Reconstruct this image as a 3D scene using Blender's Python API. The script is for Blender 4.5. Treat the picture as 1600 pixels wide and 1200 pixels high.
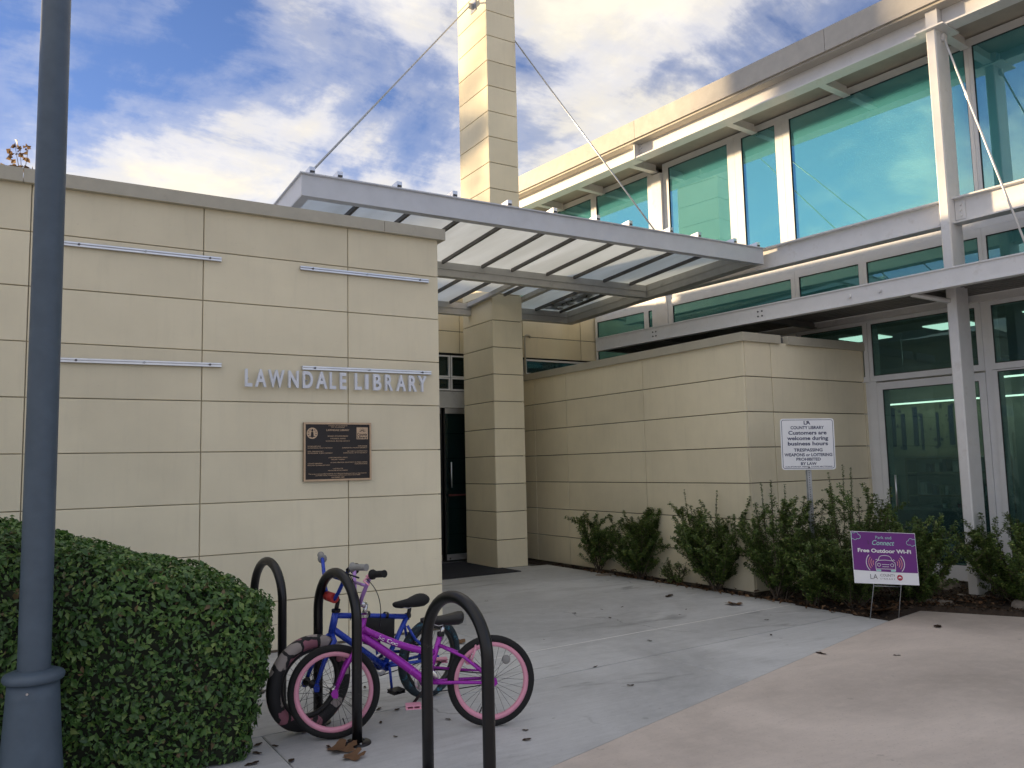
import bpy, math, random
import numpy as np
from mathutils import Vector, Matrix

for o in list(bpy.data.objects): bpy.data.objects.remove(o, do_unlink=True)
scene = bpy.context.scene
COL = scene.collection
R = math.radians

# ------------------------------------------------------------------ camera
cam_data = bpy.data.cameras.new('camera'); cam = bpy.data.objects.new('camera', cam_data); COL.objects.link(cam)
EYE = Vector((0, 0, 1.467))
az, pit, rol = R(45 + 13.1824), R(5.7006), R(-1.3283)
fw = Vector((math.cos(az), math.sin(az), 0)); rt = Vector((math.sin(az), -math.cos(az), 0)); up = Vector((0, 0, 1))
Fv = fw * math.cos(pit) + up * math.sin(pit); Uv = up * math.cos(pit) - fw * math.sin(pit)
R2 = rt * math.cos(rol) + Uv * math.sin(rol); U2 = Uv * math.cos(rol) - rt * math.sin(rol)
cam.matrix_world = Matrix(((R2.x, U2.x, -Fv.x, EYE.x), (R2.y, U2.y, -Fv.y, EYE.y), (R2.z, U2.z, -Fv.z, EYE.z), (0, 0, 0, 1)))
cam_data.sensor_width = 36; cam_data.lens = 36 * 1283.88 / 1600; cam_data.clip_end = 2000; cam_data.clip_start = .05
scene.camera = cam

# ------------------------------------------------------------------ sun, sky, exposure
CLOUD = .130
SUN_TO = Vector((-.429, .901, .075)).normalized()
sun_data = bpy.data.lights.new('sun', 'SUN'); sun = bpy.data.objects.new('sun', sun_data); COL.objects.link(sun)
sun_data.energy = 2.0; sun_data.angle = R(2.2); sun_data.color = (1.0, .74, .44)
sun.rotation_euler = SUN_TO.to_track_quat('Z', 'Y').to_euler()
world = bpy.data.worlds.new('World'); scene.world = world; world.use_nodes = True
wn, wl = world.node_tree.nodes, world.node_tree.links
wn.clear()
sky = wn.new('ShaderNodeTexSky'); sky.sky_type = 'NISHITA'; sky.sun_disc = False
sky.sun_elevation = math.asin(SUN_TO.z); sky.sun_rotation = math.atan2(SUN_TO.x, SUN_TO.y)
sky.air_density = 1.0; sky.dust_density = .1; sky.ozone_density = 3.0
bg1 = wn.new('ShaderNodeBackground'); bg1.inputs[1].default_value = .036
tintn = wn.new('ShaderNodeMix'); tintn.data_type = 'RGBA'; tintn.blend_type = 'MULTIPLY'; tintn.inputs[0].default_value = 1; tintn.inputs[7].default_value = (1.0, .80, 1.0, 1)
wl.new(sky.outputs[0], tintn.inputs[6]); wl.new(tintn.outputs[2], bg1.inputs[0])
def wmath(op, a, b=None, clamp=False):
    n = wn.new('ShaderNodeMath'); n.operation = op; n.use_clamp = clamp
    for i, v in enumerate((a, b)):
        if v is None: continue
        if isinstance(v, (int, float)): n.inputs[i].default_value = v
        else: wl.new(v, n.inputs[i])
    return n.outputs[0]
tc = wn.new('ShaderNodeTexCoord'); sep = wn.new('ShaderNodeSeparateXYZ'); wl.new(tc.outputs['Generated'], sep.inputs[0])
zz = wmath('ADD', wmath('MAXIMUM', sep.outputs[2], 0.0), .30)
cmb = wn.new('ShaderNodeCombineXYZ'); wl.new(wmath('DIVIDE', sep.outputs[0], zz), cmb.inputs[0]); wl.new(wmath('DIVIDE', sep.outputs[1], zz), cmb.inputs[1])
cmb.inputs[2].default_value = 3.7
def wnoise(scale, detail, rough, dist, off, sc=(1, 1, 1)):
    m = wn.new('ShaderNodeMapping'); m.inputs['Location'].default_value = off; m.inputs['Scale'].default_value = sc; wl.new(cmb.outputs[0], m.inputs[0])
    n = wn.new('ShaderNodeTexNoise'); n.inputs['Scale'].default_value = scale; n.inputs['Detail'].default_value = detail
    n.inputs['Roughness'].default_value = rough; n.inputs['Distortion'].default_value = dist; wl.new(m.outputs[0], n.inputs['Vector']); return n.outputs[0]
def wramp(v, stops):
    r = wn.new('ShaderNodeValToRGB'); wl.new(v, r.inputs[0]); e = r.color_ramp.elements
    while len(e) < len(stops): e.new(.5)
    for i, (p, c) in enumerate(stops): e[i].position = p; e[i].color = (*c, 1)
    return r.outputs[0]
SOFF = (9.1, 1.3, 0)
n_big = wnoise(1.5, 2, .5, .2, SOFF); n_fine = wnoise(4.2, 12, .60, .25, (SOFF[0] + .3, SOFF[1] + 1.9, 0)); n_wisp = wnoise(3.2, 10, .65, .9, (4.3, 2.2, 0), (.6, 1.8, 1))
mixv = wmath('ADD', wmath('MULTIPLY', n_big, .46), wmath('ADD', wmath('MULTIPLY', n_fine, .46), wmath('MULTIPLY', n_wisp, .18)))
cover = wramp(mixv, [(.44, (0, 0, 0)), (.51, (.32,) * 3), (.58, (.78,) * 3), (.67, (1, 1, 1))])
cover.node.color_ramp.interpolation = 'EASE'
n_sh = wnoise(4.2, 10, .58, .3, (SOFF[0] + .42, SOFF[1] + 1.82, 0))
shade = wmath('ADD', wmath('MULTIPLY', n_sh, .6), wmath('MULTIPLY', mixv, .55))
cloudc = wramp(shade, [(.47, (.36, .42, .62)), (.55, (.58, .61, .74)), (.62, (.93, .89, .85)), (.70, (1.0, .92, .77))])
bg2 = wn.new('ShaderNodeBackground'); wl.new(cloudc, bg2.inputs[0]); bg2.inputs[1].default_value = CLOUD
mx = wn.new('ShaderNodeMixShader'); wl.new(cover, mx.inputs[0]); wl.new(bg1.outputs[0], mx.inputs[1]); wl.new(bg2.outputs[0], mx.inputs[2])
wo = wn.new('ShaderNodeOutputWorld'); wl.new(mx.outputs[0], wo.inputs[0])
vs = scene.view_settings; vs.view_transform = 'Standard'; vs.look = 'None'; vs.exposure = 3.1; vs.gamma = 1; vs.use_curve_mapping = False
scene.render.engine = 'CYCLES'
scene.cycles.max_bounces = 8; scene.cycles.transparent_max_bounces = 12; scene.cycles.use_denoising = True
scene.cycles.caustics_reflective = False; scene.cycles.caustics_refractive = False

# ------------------------------------------------------------------ materials
class NT:
    def __init__(s, name):
        s.m = bpy.data.materials.new(name); s.m.use_nodes = True; s.n = s.m.node_tree.nodes; s.l = s.m.node_tree.links
        s.n.clear(); s.out = s.n.new('ShaderNodeOutputMaterial')
    def node(s, t, **kw):
        n = s.n.new(t)
        for k, v in kw.items(): setattr(n, k, v)
        return n
    def put(s, sock, v):
        if hasattr(v, 'is_output') or isinstance(v, bpy.types.NodeSocket): s.l.new(v, sock)
        elif isinstance(v, (tuple, list)): sock.default_value = (*v, 1) if len(v) == 3 and len(sock.default_value) == 4 else v
        else: sock.default_value = v
    def pos(s, scale=(1, 1, 1), obj=False, off=(0, 0, 0)):
        if obj: src = s.node('ShaderNodeTexCoord').outputs['Object']
        else: src = s.node('ShaderNodeNewGeometry').outputs['Position']
        m = s.node('ShaderNodeMapping'); m.inputs['Scale'].default_value = scale; m.inputs['Location'].default_value = off; s.l.new(src, m.inputs[0]); return m.outputs[0]
    def noise(s, vec, scale, detail=4, rough=.55, dist=0):
        n = s.node('ShaderNodeTexNoise'); s.l.new(vec, n.inputs['Vector'])
        n.inputs['Scale'].default_value = scale; n.inputs['Detail'].default_value = detail; n.inputs['Roughness'].default_value = rough; n.inputs['Distortion'].default_value = dist
        return n.outputs[0]
    def ramp(s, v, stops, interp='LINEAR'):
        r = s.node('ShaderNodeValToRGB'); s.l.new(v, r.inputs[0]); r.color_ramp.interpolation = interp; e = r.color_ramp.elements
        while len(e) < len(stops): e.new(.5)
        for i, (p, c) in enumerate(stops): e[i].position = p; e[i].color = (*c, 1) if not isinstance(c, (int, float)) else (c, c, c, 1)
        return r.outputs[0]
    def mix(s, f, a, b, mode='MIX'):
        n = s.node('ShaderNodeMix', data_type='RGBA', blend_type=mode)
        s.put(n.inputs[0], f); s.put(n.inputs[6], a); s.put(n.inputs[7], b); return n.outputs[2]
    def math(s, op, a, b=0.0):
        n = s.node('ShaderNodeMath', operation=op); s.put(n.inputs[0], a); s.put(n.inputs[1], b); return n.outputs[0]
    def bump(s, h, strength, dist=.01):
        n = s.node('ShaderNodeBump'); n.inputs['Strength'].default_value = strength; n.inputs['Distance'].default_value = dist; s.l.new(h, n.inputs['Height']); return n.outputs[0]
    def principled(s, col, rough=.5, metal=0.0, normal=None, spec=.5, **kw):
        b = s.node('ShaderNodeBsdfPrincipled'); s.put(b.inputs['Base Color'], col); s.put(b.inputs['Roughness'], rough); s.put(b.inputs['Metallic'], metal)
        s.put(b.inputs['Specular IOR Level'], spec)
        if normal is not None: s.l.new(normal, b.inputs['Normal'])
        for k, v in kw.items(): s.put(b.inputs[k.replace('_', ' ')], v)
        return b.outputs[0]
    def done(s, sh): s.l.new(sh, s.out.inputs[0]); return s.m

def c3(c, f): return tuple(min(1, x * f) for x in c)
def paint(name, col, rough=.45, metal=0.0, var=.12, scale=6, bump=.0, bscale=120, spec=.5, rnd=0.0, dirt=None):
    t = NT(name); p = t.pos()
    n = t.noise(p, scale, 6, .6)
    c = t.mix(t.ramp(n, [(.3, 0), (.7, 1)]), c3(col, 1 - var), c3(col, 1 + var * .6))
    if dirt:
        d = t.ramp(t.noise(p, dirt[1], 8, .65), [(dirt[2], 0), (dirt[2] + .12, 1)])
        c = t.mix(t.math('MULTIPLY', d, dirt[3]), c, dirt[0])
    if rnd:
        oi = t.node('ShaderNodeObjectInfo').outputs['Random']
        k = t.math('ADD', t.math('MULTIPLY', oi, rnd), 1 - rnd / 2)
        v = t.node('ShaderNodeCombineXYZ')
        for i in range(3): t.l.new(k, v.inputs[i])
        c = t.mix(1.0, c, v.outputs[0], 'MULTIPLY')
    r = t.math('ADD', t.math('MULTIPLY', t.noise(p, scale * 3, 4), .2), rough - .1)
    nm = t.bump(t.noise(p, bscale, 3), bump, .004) if bump else None
    return t.done(t.principled(c, r, metal, nm, spec))

def make_panel(name, col):
    t = NT(name); p = t.pos()
    n1 = t.noise(p, 1.3, 5, .6); n2 = t.noise(t.pos((9, 9, .9)), 1.6, 6, .62); n3 = t.noise(p, 26, 6, .7)
    c = t.mix(t.ramp(n1, [(.32, 0), (.68, 1)]), c3(col, .93), c3(col, 1.05))
    c = t.mix(t.math('MULTIPLY', t.ramp(n2, [(.52, 0), (.74, 1)]), .15), c, c3(col, .68))
    c = t.mix(t.math('MULTIPLY', t.ramp(n3, [(.66, 0), (.74, 1)]), .22), c, c3(col, .62))
    sc = t.noise(t.pos((2.5, 2.5, 14), off=(3, 1, 2)), 2.2, 7, .7, 1.5)
    c = t.mix(t.math('MULTIPLY', t.ramp(sc, [(.66, 0), (.70, 1)]), .25), c, c3(col, .6))
    oi = t.node('ShaderNodeObjectInfo').outputs['Random']
    k = t.math('ADD', t.math('MULTIPLY', oi, .10), .95); v = t.node('ShaderNodeCombineXYZ')
    for i in range(3): t.l.new(k, v.inputs[i])
    c = t.mix(1.0, c, v.outputs[0], 'MULTIPLY')
    nm = t.bump(t.noise(p, 160, 4), .12, .003)
    return t.done(t.principled(c, .72, 0, nm, .3))

def make_concrete(name, col, tan=False):
    t = NT(name); p = t.pos()
    n1 = t.noise(p, .55, 6, .6, .6); n2 = t.noise(t.pos((.8, 2.6, 1)), 1.5, 8, .66, .8); n3 = t.noise(p, 60, 5, .7); n4 = t.noise(p, 9, 8, .7)
    c = t.mix(t.ramp(n1, [(.36, 0), (.64, 1)]), c3(col, .74), c3(col, 1.14))
    c = t.mix(t.math('MULTIPLY', t.ramp(n2, [(.50, 0), (.70, 1)]), .25 if tan else .55), c, c3(col, .66))
    c = t.mix(t.math('MULTIPLY', t.ramp(n4, [(.45, 0), (.75, 1)]), .28), c, c3(col, 1.28))
    c = t.mix(t.math('MULTIPLY', t.ramp(n3, [(.58, 0), (.68, 1)]), .5), c, c3(col, .58))
    sp = t.ramp(t.noise(p, 5.5, 3, .5), [(.72, 0), (.735, 1)])
    c = t.mix(t.math('MULTIPLY', sp, .4), c, c3(col, .45))
    if not tan:
        st = t.ramp(t.noise(t.pos((.5, 1.9, 1), off=(1.3, .2, 0)), 1.25, 7, .62, .9), [(.60, 0), (.68, 1)])
        c = t.mix(t.math('MULTIPLY', st, .7), c, c3(col, .40))
    br = t.noise(t.pos((1.2, 16, 1)), 2.4, 6, .7, .3)
    c = t.mix(t.math('MULTIPLY', t.ramp(br, [(.42, 0), (.66, 1)]), .10 if tan else .22), c, c3(col, .62))
    vg = t.node('ShaderNodeTexVoronoi'); t.l.new(t.pos((1, 1, 0)), vg.inputs['Vector']); vg.inputs['Scale'].default_value = 2.6
    gs = t.math('MULTIPLY', t.ramp(vg.outputs['Distance'], [(.035, 1), (.055, 0)]), t.ramp(t.noise(p, 1.7, 2), [(.50, 0), (.56, 1)]))
    c = t.mix(t.math('MULTIPLY', gs, .45), c, c3(col, .45))
    vk = t.node('ShaderNodeTexVoronoi', feature='DISTANCE_TO_EDGE'); dn = t.node('ShaderNodeVectorMath', operation='ADD'); dv = t.node('ShaderNodeVectorMath', operation='SCALE')
    nz = t.node('ShaderNodeTexNoise'); t.l.new(p, nz.inputs['Vector']); nz.inputs['Scale'].default_value = 2.5; nz.inputs['Detail'].default_value = 6
    t.l.new(nz.outputs['Color'], dv.inputs[0]); dv.inputs['Scale'].default_value = .5; t.l.new(t.pos((1, 1, 0)), dn.inputs[0]); t.l.new(dv.outputs[0], dn.inputs[1]); t.l.new(dn.outputs[0], vk.inputs['Vector']); vk.inputs['Scale'].default_value = .33
    cr = t.math('MULTIPLY', t.ramp(vk.outputs['Distance'], [(.0008, 1), (.0022, 0)]), t.ramp(t.noise(p, .7, 2), [(.52, 0), (.60, 1)]))
    c = t.mix(t.math('MULTIPLY', cr, .6), c, c3(col, .3))
    oi = t.node('ShaderNodeObjectInfo').outputs['Random']; k = t.math('ADD', t.math('MULTIPLY', oi, .14), .93); v = t.node('ShaderNodeCombineXYZ')
    for i in range(3): t.l.new(k, v.inputs[i])
    c = t.mix(1.0, c, v.outputs[0], 'MULTIPLY')
    nm = t.bump(t.math('ADD', t.noise(p, 140, 6, .7), t.math('MULTIPLY', n4, .6)), .30, .004)
    return t.done(t.principled(c, t.math('ADD', t.math('MULTIPLY', n1, .25), .55), 0, nm, .35))

def make_glass(name, tint, refl, fac, rough=.0, dif=(.08, .22, .23), dm=.07):
    t = NT(name)
    lw = t.node('ShaderNodeLayerWeight'); lw.inputs[0].default_value = .22
    f = t.math('ADD', t.math('MULTIPLY', lw.outputs['Fresnel'], 1.0), fac); 
    n = t.node('ShaderNodeClamp'); t.l.new(f, n.inputs[0]); 
    w = t.bump(t.noise(t.pos((1, 1, .6)), .9, 2), .035, .05)
    g = t.node('ShaderNodeBsdfGlossy'); t.put(g.inputs['Color'], refl); g.inputs['Roughness'].default_value = rough; t.l.new(w, g.inputs['Normal'])
    tr = t.node('ShaderNodeBsdfTransparent'); t.put(tr.inputs[0], tint)
    d = t.node('ShaderNodeBsdfDiffuse'); t.put(d.inputs[0], dif)
    m0 = t.node('ShaderNodeMixShader'); m0.inputs[0].default_value = dm; t.l.new(tr.outputs[0], m0.inputs[1]); t.l.new(d.outputs[0], m0.inputs[2])
    m = t.node('ShaderNodeMixShader'); t.l.new(n.outputs[0], m.inputs[0]); t.l.new(m0.outputs[0], m.inputs[1]); t.l.new(g.outputs[0], m.inputs[2])
    return t.done(m.outputs[0])

def make_leaf(name, stops, rough=.4, trans=.25, spec=.5):
    t = NT(name)
    g = t.node('ShaderNodeNewGeometry'); 
    c = t.ramp(g.outputs['Random Per Island'], stops)
    n = t.noise(t.pos(), 2.2, 3); c = t.mix(t.math('MULTIPLY', t.ramp(n, [(.35, 0), (.65, 1)]), .30), c, tuple(x * .75 for x in stops[0][1]))
    b = t.principled(c, rough, 0, None, spec)
    tr = t.node('ShaderNodeBsdfTranslucent'); t.l.new(c, tr.inputs[0])
    m = t.node('ShaderNodeMixShader'); m.inputs[0].default_value = trans; t.l.new(b, m.inputs[1]); t.l.new(tr.outputs[0], m.inputs[2])
    return t.done(m.outputs[0])

def emit(name, col, st):
    t = NT(name); e = t.node('ShaderNodeEmission'); t.put(e.inputs[0], col); e.inputs[1].default_value = st; return t.done(e.outputs[0])

CREAM = (.85, .775, .575)
M = {}
M['panel'] = make_panel('cream_panel', CREAM)
M['jointlight'] = paint('light_joint_backing', (.60, .54, .41), .9)
M['joint'] = paint('joint_backing', (.17, .14, .10), .9)
M['coping'] = paint('coping_metal', (.50, .47, .38), .5, var=.08, dirt=((.3, .28, .22), 9, .62, .35))
M['concrete'] = make_concrete('grey_concrete', (.53, .54, .545))
M['tan'] = make_concrete('tan_concrete', (.62, .545, .485), True)
M['groove'] = paint('groove_dark', (.10, .10, .10), .95)
M['caulk'] = paint('caulk', (.74, .74, .72), .8)
M['ground'] = paint('asphalt', (.09, .09, .09), .9, var=.3, bump=.3)
M['white'] = paint('white_paint', (.80, .80, .80), .42, var=.06, dirt=((.48, .45, .40), 6, .58, .35))
M['white2'] = paint('window_frame_white', (.80, .81, .82), .4, var=.05)
M['soffit'] = paint('soffit_paint', (.50, .47, .41), .7, var=.08)
M['fascia'] = paint('fascia_metal', (.50, .48, .44), .45, var=.10, rnd=.06, dirt=((.36, .33, .28), 5, .6, .3))
M['canopy'] = paint('canopy_paint', (.66, .69, .74), .38, var=.06, dirt=((.36, .36, .34), 6, .63, .3))
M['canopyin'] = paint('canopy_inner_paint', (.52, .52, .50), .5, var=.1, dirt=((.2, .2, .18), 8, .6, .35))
M['purlin'] = paint('dark_bronze', (.10, .095, .09), .5)
M['letter'] = paint('letter_silver', (.76, .79, .86), .4, .15, var=.08)
M['alu'] = paint('aluminium', (.72, .74, .78), .32, .85, var=.08)
M['galv'] = paint('galvanised_steel', (.45, .47, .49), .42, .8, var=.2, scale=20)
M['deck'] = paint('metal_deck', (.20, .195, .185), .6, .2, var=.15)
M['black'] = paint('black_powdercoat', (.006, .006, .0075), .34, var=.3, bump=.05, dirt=((.14, .13, .12), 26, .64, .55))
M['rubber'] = paint('black_rubber', (.008, .008, .009), .8, var=.3)
M['blackpl'] = paint('black_plastic', (.008, .008, .009), .4)
M['lamp'] = paint('slate_blue_paint', (.078, .110, .148), .5, var=.14, scale=9, bump=.06, bscale=60, dirt=((.2, .23, .26), 30, .68, .35))
M['bolt'] = paint('bolt_dark', (.13, .13, .14), .5, .5)
M['mat'] = paint('door_mat', (.012, .014, .022), .95, bump=.6, bscale=300)
M['soil'] = paint('mulch_soil', (.045, .03, .02), .95, var=.5, scale=30, bump=.9, bscale=90)
M['chip'] = make_leaf('bark_chip', [(0, (.028, .018, .012)), (.5, (.06, .037, .022)), (.85, (.11, .07, .045)), (1, (.2, .15, .1))], .9, 0, .2)
M['stone'] = paint('stone', (.27, .23, .19), .85, var=.3, scale=14, bump=.6, bscale=40)
M['dryleaf'] = make_leaf('dry_leaf', [(0, (.10, .05, .025)), (.5, (.18, .10, .055)), (1, (.30, .20, .12))], .75, .1, .2)
M['darkleaf'] = make_leaf('dark_dry_leaf', [(0, (.03, .02, .014)), (1, (.07, .045, .03))], .8, .05, .2)
M['hedge'] = make_leaf('hedge_leaf', [(0, (.040, .098, .028)), (.45, (.080, .180, .042)), (.8, (.14, .265, .062)), (.965, (.26, .37, .10)), (.975, (.18, .12, .055)), (1, (.22, .15, .08))], .34, .30)
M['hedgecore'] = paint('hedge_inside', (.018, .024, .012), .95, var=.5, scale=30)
M['shrub'] = make_leaf('shrub_leaf', [(0, (.06, .105, .026)), (.5, (.11, .185, .045)), (.85, (.19, .285, .07)), (1, (.36, .40, .12))], .36, .30)
M['twig'] = paint('twig_bark', (.12, .095, .07), .9, var=.3, scale=30)
M['treeleaf'] = make_leaf('sycamore_leaf', [(0, (.13, .08, .045)), (.5, (.20, .13, .07)), (1, (.30, .22, .12))], .6, .3, .3)
M['bark'] = paint('bark', (.22, .18, .14), .9, var=.35, scale=9, bump=.6, bscale=30)
M['glassU'] = make_glass('upper_window_glass', (.13, .36, .38), (.55, .95, 1.0), .40, dif=(.12, .47, .55), dm=.60)
M['glassC'] = make_glass('clerestory_glass', (.16, .40, .40), (.50, .92, .92), .22, dif=(.08, .34, .35), dm=.45)
M['glassL'] = make_glass('lower_window_glass', (.46, .62, .60), (.5, .75, .75), .06, dif=(.13, .26, .27), dm=.17)
M['glassD'] = make_glass('door_glass', (.20, .24, .24), (.6, .7, .7), .06)
M['roomwall'] = paint('room_wall', (.58, .55, .47), .9)
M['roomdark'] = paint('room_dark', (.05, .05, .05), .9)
M['roomceil'] = paint('room_ceiling', (.30, .32, .28), .9)
M['carpet'] = paint('carpet', (.06, .07, .07), .95)
M['tube'] = emit('lit_tube', (1, .93, .75), .6)
M['troffer'] = emit('lit_ceiling_panel', (1, 1, .85), .38)
M['beigepl'] = paint('beige_display', (.55, .50, .36), .8)
M['navy'] = paint('navy_cloth', (.03, .05, .16), .8)
M['bookw'] = paint('wood_shelf', (.35, .26, .17), .6, var=.2)
M['inkblue'] = paint('ink_blue', (.03, .045, .12), .6)
M['signwhite'] = paint('sign_white', (.88, .90, .93), .35, var=.03)
M['signpurple'] = paint('sign_purple', (.16, .022, .23), .4, var=.04)
M['signtxt'] = paint('sign_white_ink', (.85, .85, .86), .5, var=.02)
M['teal'] = paint('sign_teal', (.42, .74, .70), .5, var=.02)
M['pinkink'] = paint('sign_pink_ink', (.80, .33, .30), .5, var=.02)
M['redink'] = paint('sign_red_ink', (.45, .03, .07), .5, var=.02)
M['greyink'] = paint('sign_dark_ink', (.05, .05, .07), .5)
M['bronze'] = paint('bronze_dark', (.030, .026, .026), .42, .4, var=.2)
M['bronzeL'] = paint('bronze_light', (.55, .40, .27), .38, .6, var=.15, scale=14)
M['purple'] = paint('purple_metallic', (.36, .025, .42), .26, .3, var=.08, spec=.6)
M['pink'] = paint('pink_rim', (.78, .34, .46), .42, var=.08)
M['violet'] = paint('violet_paint', (.45, .25, .62), .3, .2)
M['blue'] = paint('blue_paint', (.02, .06, .44), .28, .15, var=.1)
M['chrome'] = paint('chrome', (.6, .6, .62), .22, 1.0, var=.05)
M['spoke'] = paint('spoke_steel', (.05, .05, .055), .4, .8)
M['pushred'] = paint('push_bar_red', (.11, .025, .022), .5)
M['red'] = paint('red_pad', (.42, .03, .025), .5)
M['tealtyre'] = paint('teal_tyre', (.012, .025, .035), .7, var=.4, scale=40, dirt=((.03, .16, .24), 22, .54, .9))
M['greygrip'] = paint('grey_grip', (.28, .28, .27), .7)
def frosted():
    t = NT('frosted_canopy_glass'); p = t.pos()
    n = t.noise(t.pos((2.2, .5, 1)), 1.2, 7, .62, .6); d = t.ramp(t.noise(p, 7, 7, .7), [(.68, 0), (.74, 1)])
    c = t.mix(t.ramp(n, [(.3, 0), (.7, 1)]), (.70, .74, .76), (.84, .89, .93)); c = t.mix(t.math('MULTIPLY', d, .6), c, (.22, .2, .16))
    tl = t.node('ShaderNodeBsdfTranslucent'); t.l.new(c, tl.inputs[0]); df = t.node('ShaderNodeBsdfDiffuse'); t.l.new(c, df.inputs[0])
    gl = t.node('ShaderNodeBsdfGlossy'); gl.inputs['Roughness'].default_value = .12
    a = t.node('ShaderNodeMixShader'); a.inputs[0].default_value = .15; t.l.new(tl.outputs[0], a.inputs[1]); t.l.new(df.outputs[0], a.inputs[2])
    b = t.node('ShaderNodeMixShader'); b.inputs[0].default_value = .07; t.l.new(a.outputs[0], b.inputs[1]); t.l.new(gl.outputs[0], b.inputs[2])
    return t.done(b.outputs[0])
M['frost'] = frosted()
def leopard():
    t = NT('animal_print_tyre'); v = t.pos((1, 1, 1), obj=True)
    w = t.node('ShaderNodeMix', data_type='RGBA'); 
    nn = t.node('ShaderNodeTexNoise'); t.l.new(v, nn.inputs['Vector']); nn.inputs['Scale'].default_value = 14
    va = t.node('ShaderNodeVectorMath', operation='SCALE'); t.l.new(nn.outputs['Color'], va.inputs[0]); va.inputs['Scale'].default_value = .05
    vb = t.node('ShaderNodeVectorMath', operation='ADD'); t.l.new(v, vb.inputs[0]); t.l.new(va.outputs[0], vb.inputs[1])
    vo = t.node('ShaderNodeTexVoronoi', feature='DISTANCE_TO_EDGE'); t.l.new(vb.outputs[0], vo.inputs['Vector']); vo.inputs['Scale'].default_value = 11
    vc = t.node('ShaderNodeTexVoronoi'); t.l.new(vb.outputs[0], vc.inputs['Vector']); vc.inputs['Scale'].default_value = 11
    sp = t.node('ShaderNodeSeparateColor'); t.l.new(vc.outputs['Color'], sp.inputs[0])
    c = t.ramp(sp.outputs[0], [(.0, (.30, .12, .16)), (.5, (.30, .12, .16)), (.52, (.33, .29, .27)), (.8, (.33, .29, .27)), (.82, (.012, .012, .014))], 'CONSTANT')
    e = t.ramp(vo.outputs['Distance'], [(.10, 0), (.13, 1)])
    return t.done(t.principled(t.mix(e, (.012, .012, .014), c), .7))
M['leopard'] = leopard()

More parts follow.
